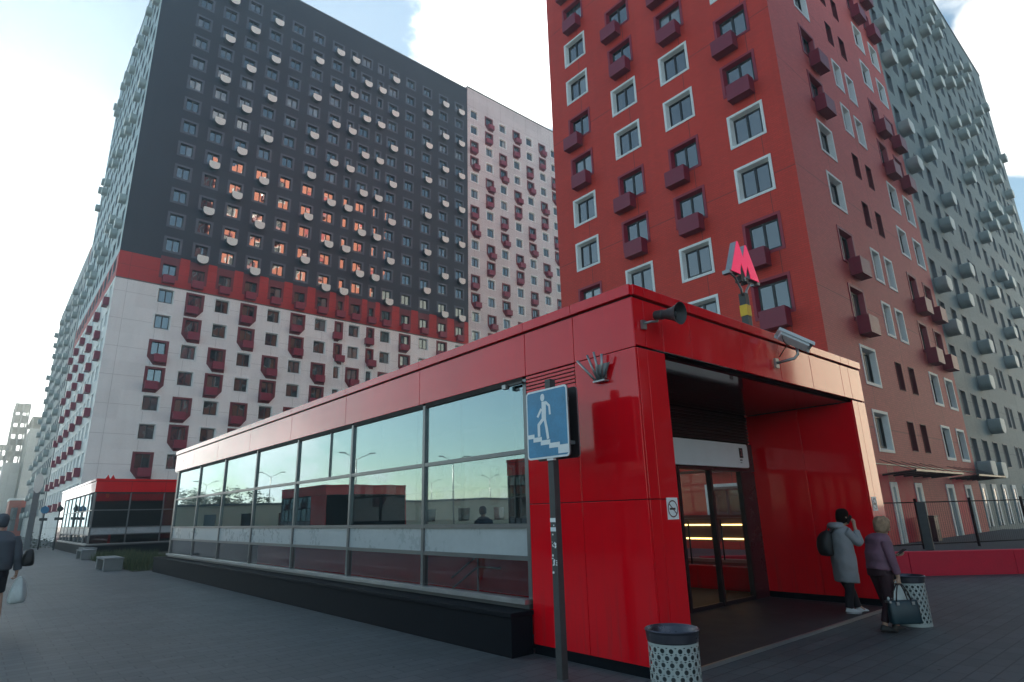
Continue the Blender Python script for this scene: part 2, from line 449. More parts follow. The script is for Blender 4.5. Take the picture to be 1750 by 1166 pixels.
# ------------------------------------------------------------------ facades
def window_meshes(style, w, h, variant, cache={}):
    """three local meshes: surround, sash, pane.  x along the wall, y into the wall, z up"""
    key = (style, w, h, variant)
    if key in cache: return cache[key]
    sur = {'W': M['white_frame'], 'B': M['burg_tower'], 'b': M['burg'], 'bl': M['burg'], 'br': M['burg'], 'D': M['slate_frame'], 'G': M['grey_frame'], 'N': M['burg']}[style]
    fl, rv, dp = .13, .10, .24
    if style in ('b', 'bl', 'br', 'N'): fl, rv = .02, .0
    if style == 'G': fl, rv = .06, .05
    if style == 'D': fl, rv = .24, .02
    a = MB()
    x0, z0 = w / 2, h / 2                               # clear opening (sash)
    x1, z1 = x0 + rv, z0 + rv                            # wall side of the reveal
    x2, z2 = x1 + fl, z1 + fl
    def ring(xa, za, ya, xb, zb, yb, m):
        A = [(-xa, ya, -za), (xa, ya, -za), (xa, ya, za), (-xa, ya, za)]
        B = [(-xb, yb, -zb), (xb, yb, -zb), (xb, yb, zb), (-xb, yb, zb)]
        for i in range(4):
            j = (i + 1) % 4
            a.poly([A[i], A[j], B[j], B[i]], m)
    ring(x0, z0, dp, x1, z1, -.03, sur)
    ring(x1, z1, -.03, x2, z2, -.03, sur)
    ring(x2, z2, -.03, x2, z2, .01, sur)
    if style in ('bl', 'br', 'b'):                       # flush burgundy plate with a cut lower corner
        px, top, bot, low = w / 2 + .28, h / 2 + .22, -h / 2 - .30, -h / 2 - 1.12
        y = -.018
        a.poly([(-px, y, top), (-px, y, bot), (-x2, y, bot), (-x2, y, top)], sur)
        a.poly([(x2, y, top), (x2, y, bot), (px, y, bot), (px, y, top)], sur)
        a.poly([(-x2, y, top), (-x2, y, z2), (x2, y, z2), (x2, y, top)], sur)
        a.poly([(-x2, y, -z2), (-x2, y, bot), (x2, y, bot), (x2, y, -z2)], sur)
        if style == 'bl': a.poly([(-px, y, bot), (-px + .65, y, low), (px, y, low), (px, y, bot)], sur)
        elif style == 'br': a.poly([(-px, y, bot), (-px, y, low), (px - .65, y, low), (px, y, bot)], sur)
    b = MB(); t = .06
    for s_ in (-1, 1): b.box((s_ * x0 - (t if s_ > 0 else 0), dp - .05, -z0), (s_ * x0 + (t if s_ < 0 else 0), dp + .03, z0), M['sash'])
    for s_ in (-1, 1): b.box((-x0 + t, dp - .05, s_ * z0 - (t if s_ > 0 else 0)), (x0 - t, dp + .03, s_ * z0 + (t if s_ < 0 else 0)), M['sash'])
    if w > .9: b.box((-.05, dp - .052, -z0 + t), (.05, dp + .03, z0 - t), M['sash'])
    c = MB(); pm = M['pane%d' % (variant % 10)]; tl = variant // 20; ta, tb = ((0, 0), (.010, -.006), (-.012, .009), (.004, .014))[tl]
    if (variant // 10) % 2: pm2 = M['pane2']
    else: pm2 = pm
    c.poly([(-x0 + t, dp + ta, -z0 + t), (0, dp, -z0 + t), (0, dp + tb, z0 - t), (-x0 + t, dp + ta + tb, z0 - t)], pm)
    c.poly([(0, dp + tb, -z0 + t), (x0 - t, dp, -z0 + t), (x0 - t, dp + ta, z0 - t), (0, dp + ta + tb, z0 - t)], pm2)
    cache[key] = [a, b, c, {}]
    return cache[key]

def basket(kind, cache={}):
    if kind in cache: return cache[kind]
    a = MB()
    if kind == 'box' or kind == 'boxw':
        m = M['basket_burg']; w, h, d, t = .58, .42, .54, .03
        a.box((-w, -d, -h), (w, -d + t, h), m); a.box((-w, -d + t, -h), (-w + t, -.03, h), m); a.box((w - t, -d + t, -h), (w, -.03, h), m)
        # slatted floor
        for i in range(7):
            y = -d + t + .01 + i * (d - t - .05) / 7
            a.box((-w + t, y, -h + .01), (w - t, y + .055, -h + .035), m)
        if kind == 'boxw':
            a.box((-.2, -d + .12, -h + .04), (.2, -.1, h - .2), M['drum_side'])
    else:
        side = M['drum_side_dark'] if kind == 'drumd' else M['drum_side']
        w, h, d = .58, .42, .68
        pts = [(-w + .12, 0, h + .04), (-w + .035, 0, h), (-w, 0, h - .10)]
        for i in range(13):
            t = math.pi + math.pi * i / 12
            pts.append((w * math.cos(t), 0, -.02 + (h + .04) * math.sin(t)))
        pts += [(w, 0, h - .10), (w - .035, 0, h), (w - .12, 0, h + .04)]
        a.prism([(x, -d + .03, z) for x, y, z in pts], (0, -.03, 0), M['drum_face'])
        n = len(pts)
        for i in range(1, n):
            p, q_ = pts[i - 1], pts[i]
            a.poly([(p[0]*.985, -.02, p[2]), (q_[0]*.985, -.02, q_[2]), (q_[0]*.985, -d + .03, q_[2]), (p[0]*.985, -d + .03, p[2])], side, True)
    cache[kind] = a
    return a

class Building:
    def __init__(s, name, label, loc, cat='building', group=None, kids=True):
        s.o = thing(name, label, cat, loc, 0., group); s.loc = Vector(loc); s.wins = []; s.bask = []; s.kids = kids
    def facade(s, O, ang, u0, u1, z0, z1, cols, rows, spec, zones, zcuts=(), depth_ok=True, wlabel=None):
        """O origin on the wall; zones(u,z)->material; cols [(u,w)], rows [z]; spec(ci,ri)->(style,h,basket,du) or None"""
        O = Vector(O); U = Vector((math.cos(ang), math.sin(ang), 0)); I = Vector((-math.sin(ang), math.cos(ang), 0))
        us = {u0, u1}; zs = {z0, z1} | set(zcuts); holes = []
        for ci, (u, w) in enumerate(cols):
            for ri, z in enumerate(rows):
                sp_ = spec(ci, ri)
                if not sp_: continue
                st, h, bk, du = sp_
                rv = {'b': 0, 'bl': 0, 'br': 0, 'N': 0, 'G': .05, 'D': .02}.get(st, .10)
                hw, hh = w / 2 + rv, h / 2 + rv
                holes.append((u - hw, u + hw, z - hh, z + hh)); us |= {u - hw, u + hw}; zs |= {z - hh, z + hh}
                p = O + U * u + Vector((0, 0, z))
                pr = project(p); key = 0
                if pr and -60 < pr[0] < 1810 and -60 < pr[1] < 1200:
                    fac = abs((p - CAM).normalized().dot(I)) + .15
                    key = w * h * fac / pr[2] ** 2
                r = random.random()
                var = 0 if r < .62 else (1 if r < .84 else (2 if r < .92 else 10)) + 20 * random.randrange(4)
                s.wins.append((key, st, w, h, var, p, ang))
                if bk:
                    pb = O + U * (u + du) + Vector((0, 0, z - h / 2 - .42))
                    s.bask.append((key * (2 if bk else 1), bk, pb, ang))
        us = sorted(us); zs = sorted(zs)
        def dd(l):
            r = [l[0]]
            for x in l[1:]:
                if x - r[-1] > 1e-4: r.append(x)
            return r
        us, zs = dd(us), dd(zs)
        a = MB(); hs = {}
        for h_ in holes: hs.setdefault((round(h_[0], 3)), []).append(h_)
        for i in range(len(us) - 1):
            uc = (us[i] + us[i + 1]) / 2
            hh = [h_ for h_ in holes if h_[0] < uc < h_[1]]
            j = 0
            while j < len(zs) - 1:
                zc = (zs[j] + zs[j + 1]) / 2
                if any(h_[2] < zc < h_[3] for h_ in hh): j += 1; continue
                m = zones(uc, zc); k = j + 1
                while k < len(zs) - 1:
                    zc2 = (zs[k] + zs[k + 1]) / 2
                    if any(h_[2] < zc2 < h_[3] for h_ in hh) or zones(uc, zc2) is not m: break
                    k += 1
                a.poly([(us[i], 0, zs[j]), (us[i + 1], 0, zs[j]), (us[i + 1], 0, zs[k]), (us[i], 0, zs[k])], m)
                j = k
        pr = {'label': wlabel} if wlabel else {}
        a.build('wall', s.o, O - s.loc, ang, **pr)
    def finish(s, nmax=100):
        s.wins.sort(key=lambda w: -w[0]); s.bask.sort(key=lambda w: -w[0])
        vis = [w for w in s.wins if w[0] > 0]
        head, tail = vis[:nmax], vis[nmax:] + [w for w in s.wins if w[0] <= 0]
        lab = {'W': 'window in a white surround', 'B': 'window in a burgundy surround', 'b': 'window in a burgundy panel', 'bl': 'window in a burgundy panel', 'br': 'window in a burgundy panel', 'N': 'window in a burgundy recess'}
        for key, st, w, h, var, p, ang in head:
            q_ = window_meshes(st, w, h, var); ca = q_[3]
            if s.kids:
                if 'k' not in ca: ca['k'] = [q_[0].mesh('window'), q_[1].mesh('sash'), q_[2].mesh('pane')]
                o = link('window', ca['k'][0], s.o, p - s.loc, ang)
                link('sash', ca['k'][1], o); link('pane', ca['k'][2], o)
            else:
                if 'm' not in ca:
                    t = MB(); t.add(q_[0]); t.add(q_[1]); t.add(q_[2]); ca['m'] = t.mesh('window')
                o = link('window', ca['m'], s.o, p - s.loc, ang)
            if st in lab: o['label'] = lab[st]
        if tail:
            t = MB()
            for key, st, w, h, var, p, ang in tail:
                q_ = window_meshes(st, w, h, var)
                for e in q_[:3]: t.add(e, p - s.loc, ang)
            t.build('distant_windows', s.o, kind='stuff')
        vis = [w for w in s.bask if w[0] > 0]
        head, tail = vis[:nmax], vis[nmax:] + [w for w in s.bask if w[0] <= 0]
        ms = {}
        for key, bk, p, ang in head:
            if bk not in ms: ms[bk] = basket(bk).mesh('balcony_basket')
            link('balcony_basket', ms[bk], s.o, p - s.loc, ang)
        if tail:
            t = MB()
            for key, bk, p, ang in tail: t.add(basket(bk), p - s.loc, ang)
            t.build('distant_balcony_baskets', s.o, kind='stuff')
    def shell(s, x0, y0, x1, y1, z0, z1, m, skip=''):
        """remaining plain walls and the roof"""
        a = MB(); l = s.loc
        F = {'S': [(x0,y0,z0),(x1,y0,z0),(x1,y0,z1),(x0,y0,z1)], 'N': [(x1,y1,z0),(x0,y1,z0),(x0,y1,z1),(x1,y1,z1)],
             'W': [(x0,y1,z0),(x0,y0,z0),(x0,y0,z1),(x0,y1,z1)], 'E': [(x1,y0,z0),(x1,y1,z0),(x1,y1,z1),(x1,y0,z1)], 'T': [(x0,y0,z1),(x1,y0,z1),(x1,y1,z1),(x0,y1,z1)]}
        for k, f in F.items():
            if k not in skip: a.poly([Vector(p) - l for p in f], m)
        # interior floors keep light from leaking through behind the windows
        return a.build('rear_wall_and_roof', s.o)

# ---- charcoal block on the left -------------------------------------------------
rowsL = [4.75 + 2.88 * k for k in range(8)] + [27.85] + [27.85 + 2.975 * k for k in range(1, 14)]
NL = len(rowsL)
colsL = [11.7, 14.55, 17.35, 20.2, 23.1, 26.0, 28.9, 31.3, 33.4, 35.7, 37.9, 40.9, 43.9, 47.0, 50.1]
narrow = {7, 9}
drum_par = {1: 1, 2: 0, 3: 1, 5: 0, 6: 1, 7: 1, 8: 0, 9: 0, 10: 1, 12: 0, 13: 1, 14: 1}
bl = Building('apartment_building', 'charcoal apartment block with white lower floors, a red band and round pale balcony baskets', (29, 80, 0), kids=False)
def specL(ci, ri):
    if ri >= 9:
        k = NL - 1 - ri
        d = ci in drum_par and k % 2 == (0 if drum_par[ci] else 1)
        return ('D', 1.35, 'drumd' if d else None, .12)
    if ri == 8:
        return ('b', 1.35, 'box', 0.0)
    k = 7 - ri                           # 0 = top white storey
    ph = (k // 2) % 2
    burg = (ph == 1) if ci % 2 == 0 else (ph == 0)
    if ri == 0: burg = (ci % 2 == 0)
    if not burg: return ('W', 1.35, None, 0)
    upper = k % 2 == 0
    left = upper if ci % 2 == 1 else not upper
    return ('br' if left else 'bl', 1.35, 'box', -.22 if left else .22)
def zoneL(u, z):
    return M['white_wall'] if z < 26.1 else (M['red_band'] if z < 28.85 else M['dark_wall'])
def zoneLn(u, z):
    if z < 26.1: return M['white_wall']
    if z < 28.85: return M['red_band']
    for c in colsL:
        if abs(u - c) < 1.0 or z > 29.6: return M['dark_wall']
    return M['red_band']
bl.facade((0, 69.5, 0), 0., 7.0, 51.8, 0, 71.0, [(c, .62 if i in narrow else 1.3) for i, c in enumerate(colsL)], rowsL, specL, zoneL, (26.1, 28.85))
# castellated dark drops of the upper cladding between red merlons
a = MB()
for i in range(len(colsL)):
    a.box((colsL[i] - (.62 if i in narrow else .95), -.02, 28.75), (colsL[i] + (.62 if i in narrow else .95), .005, 29.4), M['burg'])
for i in range(len(colsL)):
    x0 = colsL[i] + (.62 if i in narrow else .95); x1 = colsL[i + 1] - (.62 if (i + 1) in narrow else .95) if i + 1 < len(colsL) else 51.8
    a.box((x0, -.025, 28.8), (x1, .005, 29.55), M['red_band'])
a.box((7.0, -.025, 28.8), (10.75, .005, 29.0), M['red_band'])
a.build('merlon_band', bl.o, Vector((0, 69.5, 0)) - bl.loc)
ysL = [2.2 + 3.05 * k for k in range(11)]
def specLs(ci, ri):
    if ri >= 8:
        q_ = (ri + ci * 0) % 5
        return ('G', 1.35, 'drum' if q_ in (0, 1) and (ci + ri) % 3 else None, 0)
    return ('W', 1.35, 'boxw' if (ri + ci) % 2 else None, 0)
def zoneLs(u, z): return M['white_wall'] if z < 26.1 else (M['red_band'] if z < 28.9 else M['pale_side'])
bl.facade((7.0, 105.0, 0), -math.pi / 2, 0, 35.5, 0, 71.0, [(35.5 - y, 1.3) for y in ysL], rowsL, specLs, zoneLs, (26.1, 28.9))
bl.shell(7.0, 69.5, 51.8, 105.0, 0, 71.0, M['red_back'], 'SW')
for b0, b1, nm in (((6.94, 69.44, 71.0), (51.8, 69.8, 71.25), 'parapet'), ((6.94, 69.8, 71.0), (7.3, 105, 71.25), 'parapet'), ((7.02, 69.47, 26.0), (51.8, 69.5, 26.12), 'drip_rail')):
    a = MB(); a.box(b0, b1, M['parapet']); a.build(nm, bl.o, -bl.loc)
bl.finish(100)

# ---- white and burgundy block beside it --------------------------------------------
bw = Building('apartment_building', 'white apartment block with burgundy window panels, between the charcoal and the red towers', (66, 80, 0), kids=False)
colsW = [53.25, 56.45, 59.5, 62.7, 65.8, 69.0, 72.0, 75.1, 78.2]
rowsW = rowsL[:8] + [27.75] + [27.75 + 3.0 * k for k in range(1, 14)]
NW = len(rowsW)
def specW(ci, ri):
    k = NW - 1 - ri
    ph = (k // 2) % 2
    burg = (ph == 1) if ci % 2 == 0 else (ph == 0)
    if not burg: return ('W', 1.35, None, 0)
    upper = k % 2 == 0
    left = (not upper) if ci % 2 == 1 else upper
    return ('br' if left else 'bl', 1.35, 'box', -.25 if left else .25)
bw.facade((0, 69.55, 0), 0., 51.8, 81.0, 0, 71.6, [(c, 1.25) for c in colsW], rowsW, specW, lambda u, z: M['pinkish_wall'])
bw.shell(51.8, 69.55, 81.0, 105, 0, 71.6, M['far_wall'], 'S')
a = MB(); a.box((51.8, 69.49, 71.6), (81, 69.9, 71.85), M['parapet']); a.build('parapet', bw.o, -bw.loc)
bw.finish(100)

# ---- red tower on the right ------------------------------------------------------
rowsR = [4.75 + 2.905 * k for k in range(23)]
br = Building('apartment_building', 'red apartment tower with white and burgundy window surrounds behind the metro entrance', (30, 15, 0))
colsR = [21.75, 18.2, 14.75, 11.3]
# left face, row index 3 = 13.4 m ; True = white surround
def whiteR(ci, ri):
    # white rows observed: c0 31,28 | 19.3,16.6 ; c1 33.9 | 25,22.2 | 13.5 ; c2 24.9,22 | 13.6,10.6 ; c3 27.8 | 19.1,16.2
    off = {0: (4, 5), 1: (3, 2), 2: (3, 2), 3: (4, 5)}[ci]
    return ri % 4 in {0: (0, 1), 1: (2, 3), 2: (2, 3), 3: (0, 1)}[ci]
def specR(ci, ri):
    if whiteR(ci, ri): return ('W', 1.36, None, 0)
    up = {0: (3,), 1: (1,), 2: (1,), 3: (3,)}[ci]
    upper = ri % 4 in up
    return ('B', 1.36, 'box', -.38 if upper else .1)
br.facade((25, 24.1, 0), -math.pi / 2, 0, 24.1 - 9.4, 0, 71.3, [(24.1 - y, 1.36) for y in colsR], [1.85] + rowsR, lambda c, r: specR(c, r - 1) if r else ('W', 1.36, None, 0), lambda u, z: M['red_wall'])
colsRr = [(29.4, 1.36), (33.15, .75), (35.0, .75), (38.7, 1.1), (41.4, 1.1)]
def specRr(ci, ri):
    if ci == 0:
        w = ri % 4 in (0, 1)
        if ri in (0, 1, 4, 5) or w: return ('W', 1.36, None, 0)
        return ('B', 1.36, 'boxw', .28 if ri % 4 == 3 else -.1)
    if ci in (1, 2):
        return ('W', 1.36, None, 0) if ri % 4 in (2, 3) else ('N', 1.36, None, 0)
    return ('W', 1.36, None, 0) if ri % 4 in (0, 1) else ('B', 1.36, 'boxw', .1)
br.facade((0, 9.4, 0), 0., 25.0, 42.9, 3.35, 71.3, colsRr, rowsR, specRr, lambda u, z: M['orange_wall'])
br.facade((62.0, 24.1, 0), math.pi, 0, 37.0, 0, 71.3, [(2.6 + 3.1 * k, 1.36) for k in range(11)], rowsR, lambda c, r: ('W', 1.36, None, 0) if (r // 2 + c) % 2 else ('B', 1.36, 'box', 0), lambda u, z: M['sun_lightened_wall'])
br.shell(25, 9.4, 42.9, 24.1, 0, 71.3, M['orange_wall'], 'SWN')
a = MB(); a.box((42.95, 16.0, 54.3), (62.0, 24.05, 71.3), M['orange_wall']); a.build('rear_wing', br.o, -br.loc)
# ground floor of the right face: pink render with tall shop windows
a = MB()
a.box((25.0, 9.4, 0), (28.95, 9.55, 3.3), M['low_wall'])
shop = [(28.95, 29.75), (32.0, 32.95), (36.6, 37.9), (39.9, 41.1)]
last = 28.95
segs = [(29.75, 32.0, M['low_wall']), (32.95, 36.6, M['orange_wall']), (37.9, 39.9, M['low_wall']), (41.1, 42.9, M['orange_wall'])]
for x0, x1, m in segs: a.box((x0, 9.4, 0), (x1, 9.55, 3.3), m)
for x0, x1 in shop: a.box((x0, 9.4, 2.62), (x1, 9.55, 3.3), M['orange_wall'])
a.box((25, 9.37, 3.3), (42.9, 9.56, 3.35), M['parapet'])
a.build('ground_floor_wall', br.o, -br.loc)
for x0, x1 in shop:
    a = MB()
    a.box((x0, 9.36, .1), (x0 + .22, 9.7, 2.6), M['white_frame']); a.box((x1 - .34, 9.36, .1), (x1, 9.7, 2.6), M['white_frame']); a.box((x0 + .22, 9.36, 2.4), (x1 - .34, 9.7, 2.6), M['white_frame'])
    w = a.build('shop_window', br.o, -br.loc)
    a = MB(); a.box((x0 + .22, 9.60, .1), (x1 - .34, 9.63, 2.4), M['pane0']); a.build('pane', w)
br.finish(100)

def canopy(x0, x1, label):
    t = thing('entrance_canopy', label, 'canopy', ((x0 + x1) / 2, 9.34, 2.9), 0, 'canopies over the tower doors')
    o = Vector(t.location); a = MB()
    ro = Matrix.Rotation(R_(-4), 3, 'X')
    a.box((x0 - o.x, -1.25, 0), (x1 - o.x, 0, .02), M['clear_glass'], ro)
    a.build('canopy_glass', t)
    n = 6
    for i in range(n):
        x = x0 + .15 + (x1 - x0 - .3) * i / (n - 1) - o.x
        a = MB(); a.box((x - .025, -1.25, -.07), (x + .025, -.0, -.003), M['dark_metal'], ro); a.tube([(x, 0, .6), (x, -1.1, .1)], .012, M['dark_metal'], 6)
        a.build('bracket', t)
    a = MB(); a.box((x0 - o.x, -1.30, -.05), (x1 - o.x, -1.253, .03), M['dark_metal'], ro); a.build('front_rail', t)
canopy(28.0, 34.6, 'larger dark canopy on brackets over the nearer door of the red tower')
canopy(37.2, 42.6, 'smaller dark canopy over the farther door of the red tower')

# ---- grey green wing on the right -------------------------------------------------
bg = Building('apartment_building', 'grey green apartment wing with drum shaped balcony baskets at the right edge', (66, 15, 0))
colsG = [(44.2, .95), (46.7, .95), (49.2, .95), (51.8, .95), (55.1, .6), (56.4, .6), (59.4, .95), (62.2, .95), (65.0, .95), (67.8, .95), (70.6, .6), (72.0, .6), (75.0, .95), (77.8, .95), (80.4, .95), (83.0, .95), (85.8, .8)]
rowsG = [4.6 + 2.86 * k for k in range(17)]
dr = [(44.7,14.9),(43.9,11.8),(52.7,17.4),(49.8,14.7),(51.8,11.6),(48.6,8.8),(60.7,17.1),(64,20),(66.9,20),(62.7,14.1),(59.7,11.4),(50.2,5.9),(44.0,3.3),(47.1,3.4),(67.8,17),
      (44,36),(44,33.3),(48.5,36.3),(51,38.7),(51.8,33.8),(49.5,31.3),(44,26),(44.4,23.3),(52.5,28.6),(50.1,26),(61,45.5),(59.5,43.7),(66.2,48),(63.8,45.6),(68.8,48),
      (62.5,41.2),(67.5,43.6),(72.6,46),(78.3,48.8),(60.6,39),(65.4,41.3),(70,43.5),(75.5,46),(63,36.3),(68.2,38.7),(73.6,41),(79,43.4),(84.3,46.1),(61.2,33.9),(65.7,36.1),(71,38.6),(76.3,41),
      (64.4,31.3),(69.2,33.7),(73.8,35.9),(79.6,38.5),(84.6,41),(61.7,28.5),(66.3,30.8),(72.2,33.7),(77.4,36.2),(53.1,23.1),(50.1,20.4),(64.9,25.8),(69.5,28.1),(74.6,30.5),(79.6,33),(83.5,35.3),(61.3,22.8),(66.5,25.4),(71.5,27.9),(77,30.6),(80.7,32.6)]
drums = set()
for x, z in dr:
    ci = min(range(len(colsG)), key=lambda i: abs(colsG[i][0] - x)); ri = min(range(len(rowsG)), key=lambda i: abs(rowsG[i] - 1.1 - z)); drums.add((ci, ri))
bg.facade((0, 9.45, 0), 0., 42.9, 88.5, 0, 54.0, colsG + [], rowsG, lambda c, r: ('G', 1.36, 'drum' if (c, r) in drums else None, 0), lambda u, z: M['grey_wall'])
bg.shell(42.9, 9.45, 88.5, 23.9, 0, 54.0, M['grey_wall'], 'S')
a = MB(); a.box((42.95, 9.39, 54.0), (88.56, 9.8, 54.25), M['parapet']); a.build('parapet', bg.o, -bg.loc)
for i, x in enumerate((43.6, 46.1, 48.6, 51.2, 54.6, 57.6, 61, 64, 67)):
    a = MB(); a.box((x - .45, 9.38, .35), (x - .2, 9.44, 2.7), M['white_frame']); a.box((x + .25, 9.38, .35), (x + .6, 9.44, 2.7), M['white_frame']); a.box((x - .2, 9.38, 2.45), (x + .25, 9.44, 2.7), M['white_frame'])
    w = a.build('shop_window', bg.o, -bg.loc)
    a = MB(); a.box((x - .2, 9.40, .35), (x + .25, 9.44, 2.45), M['pane0']); a.build('pane', w)
bg.finish(100)

# ---- farther blocks --------------------------------------------------------------
b2 = Building('apartment_building', 'lower pale grey apartment block farther down the street beyond the charcoal block', (20, 120, 0), kids=False)
rows2 = [4.7 + 2.9 * k for k in range(13)]
b2.facade((7.0, 149.0, 0), -math.pi / 2, 0, 42.5, 0, 43.0, [(2 + 3.4 * k, 1.3) for k in range(12)], rows2, lambda c, r: ('G', 1.35, 'drum' if (c + r) % 3 == 0 else None, 0), lambda u, z: M['far_wall'])
b2.shell(7.0, 106.5, 40, 149.0, 0, 43.0, M['far_wall'], 'W')
b2.finish(60)

def unfinished(x0, x1, y0, y1, zs, ztop, label):
    t = thing('unfinished_building', label, 'building', ((x0 + x1) / 2, y0, 0), 0, 'blocks under construction at the end of the street')
    o = Vector(t.location); a = MB(); m = M['concrete']
    a.box((x0 - o.x, 0, 0), (x1 - o.x, y1 - y0, zs), M['far_wall']); a.build('clad_storeys', t)
    z = zs
    while z < ztop - .1:
        a = MB(); a.box((x0 - o.x, 0, z + 2.7), (x1 - o.x, y1 - y0, z + 2.95), m); a.build('floor_slab', t); z += 2.95
    n = max(2, int((x1 - x0) / 2.2))
    for i in range(n + 1):
        for y in (.03, y1 - y0 - .43):
            x = x0 + .03 + (x1 - x0 - .41) * i / n - o.x
            a = MB(); a.box((x, y, zs), (x + .35, y + .4, z - .1), m); a.build('column', t)
unfinished(3.4, 6.6, 195, 210, 17.0, 29.0, 'open concrete frame of the taller unfinished block far down the street')
unfinished(7.0, 14.0, 190, 215, 25.0, 26.8, 'netted greenish unfinished block far down the street beside the open frame')
unfinished(-1.5, 5.2, 220, 235, 12.0, 21.5, 'lowest and farthest unfinished block with open storeys at the left edge')

# low orange building and kiosk at the street end
a = MB(); a.box((4.6, 150, 0), (9.5, 160, 6.5), M['red_back']); a.box((4.5, 149.9, 6.5), (9.6, 160, 6.9), M['white_frame'])
for i in range(3): a.box((5.0 + i * 1.5, 149.9, 1.0), (6.0 + i * 1.5, 150, 5.2), M['pane0'])
o = a.build('shop_building', label='low orange shop building with a white cornice at the end of the street', category='building')

# ---- buildings and objects across the square, seen as reflections -------------------
bb = Building('apartment_building', 'red apartment block with white window surrounds across the street, mirrored in the entrance doors', (25, -20, 0), kids=False)
bb.facade((47.0, -12, 0), math.pi, 0, 35, 0, 31, [(2.5 + 3.6 * k, 2.0) for k in range(9)], [2.3 + 3.0 * k for k in range(9)], lambda c, r: ('W', 1.9, None, 0) if (r // 2 + c) % 2 == 0 else ('B', 1.5, None, 0), lambda u, z: M['red_back'])
bb.shell(12, -28, 47.0, -12, 0, 31, M['red_back'], 'N')
bb.finish(0)

# ------------------------------------------------------------------ ground
def sheet(name, x0, y0, x1, y1, z, m, **k):
    a = MB(); a.poly([(x0, y0, z), (x1, y0, z), (x1, y1, z), (x0, y1, z)], m)
    return a.build(name, None, kind='structure', **k)
sheet('ground', -1200, -1200, 1200, 1200, 0.0, M['asphalt'])
sheet('pavement', -16, -10, 22, 69.0, 0.004, M['paving'])
# narrow drain slot in the paving, left of the camera's feet
a = MB()
for i in range(9): a.box((1.62 + i * .115, 4.58 - i * .075, .005), (1.72 + i * .115, 4.60 - i * .075, .008), M['seam'])
a = MB(); d = Vector((1, -.62, 0)).normalized()
a.box((0, -.008, .005), (.95, .008, .009), M['seam'], Matrix.Rotation(math.atan2(d.y, d.x), 3, 'Z'), (1.75, 4.65, 0))
a.build('drain_slot', None, kind='structure')

random.seed(21)
a = MB()
for i in range(420):
    x, y = random.uniform(-1, 14), random.uniform(1.5, 26)
    if x > 5.0 and y > 4.0: continue
    r0 = random.uniform(.006, .022); n_ = 7; z = .0052
    a.poly([(x + r0 * random.uniform(.7, 1.2) * math.cos(6.283 * k / n_), y + r0 * random.uniform(.7, 1.2) * math.sin(6.283 * k / n_), z) for k in range(n_)], M['seam'] if i % 3 else M['concrete'])
a.build('gum_spots', None, kind='stuff')
# ------------------------------------------------------------------ metro pavilion
def glass_wall(t, P, pts, thin=None, gm='glazing'):
    """curtain wall along a line. P(u, d, z) -> local point, u along, d outwards. pts = mullion stations"""
    def bx(mb, u0, u1, d0, d1, z0, z1, m):
        a0 = P(u0, d0, z0); b0 = P(u1, d1, z1)
        mb.box([min(a0[i], b0[i]) for i in range(3)], [max(a0[i], b0[i]) for i in range(3)], m)
    rows = [(.66, 1.10), (1.57, 2.50), (2.56, 3.50)]
    for i in range(len(pts) - 1):
        u0, u1 = pts[i] + .035, pts[i + 1] - .035
        for r, (z0, z1) in enumerate(rows):
            a = MB(); bx(a, u0 + .003, u1 - .003, -.052, -.04, z0 + .003, z1 - .003, M['lower_glazing' if r == 0 and gm == 'glazing' else gm]); a.build('glass_pane', t)
        a = MB(); bx(a, u0, u1, -.05, -.03, 1.16, 1.51, M['spandrel']); a.build('spandrel_panel', t)
    for u in pts:
        a = MB(); bx(a, u - .035, u + .035, -.10, 0.0, .64, 3.54, M['alu']); a.build('mullion', t)
    for z0, z1 in ((1.10, 1.16), (1.51, 1.57), (2.50, 2.56), (3.50, 3.58)):
        a = MB()
        for i in range(len(pts) - 1): bx(a, pts[i] + .035, pts[i + 1] - .035, -.10, -.005, z0, z1, M['alu'] if z0 < 3 else M['seam'])
        a.build('transom', t)
    if thin:
        a = MB(); bx(a, thin - .012, thin + .012, -.04, -.012, 2.56, 3.5, M['alu']); a.build('transom', t)
    a = MB(); bx(a, pts[0], pts[-1], -.10, .10, .58, .64, M['alu_light']); bx(a, pts[0], pts[-1], -.10, .03, .52, .578, M['alu']); a.build('sill', t)

def fascia(t, P, us, z0, z1, zc, cap=True):
    def bx(mb, u0, u1, d0, d1, z0, z1, m):
        a0 = P(u0, d0, z0); b0 = P(u1, d1, z1)
        mb.box([min(a0[i], b0[i]) for i in range(3)], [max(a0[i], b0[i]) for i in range(3)], m)
    a = MB()
    bx(a, us[0] + .02, us[-1] - .02, -.14, -.03, z0 + .02, zc - .01, M['seam'])
    for i in range(len(us) - 1):
        bx(a, us[i] + .005, us[i + 1] - .005, -.03, 0, z0, z1, M['clad'])
        bx(a, us[i] + .003, us[i + 1] - .003, -.16, .035, z1 + .025, zc, M['clad'])
    a.build('fascia', t, bevel=.004)

def shell_box(t, LX, LY, roof_in=.06):
    a = MB(); a.box((.06, .06, 3.6), (LX - .06, LY - .06, 4.2), M['seam']); a.build('roof', t)
    a = MB(); a.box((.04, .14, 3.55), (LX - .04, LY - .04, 3.598), M['soffit']); a.build('soffit', t)

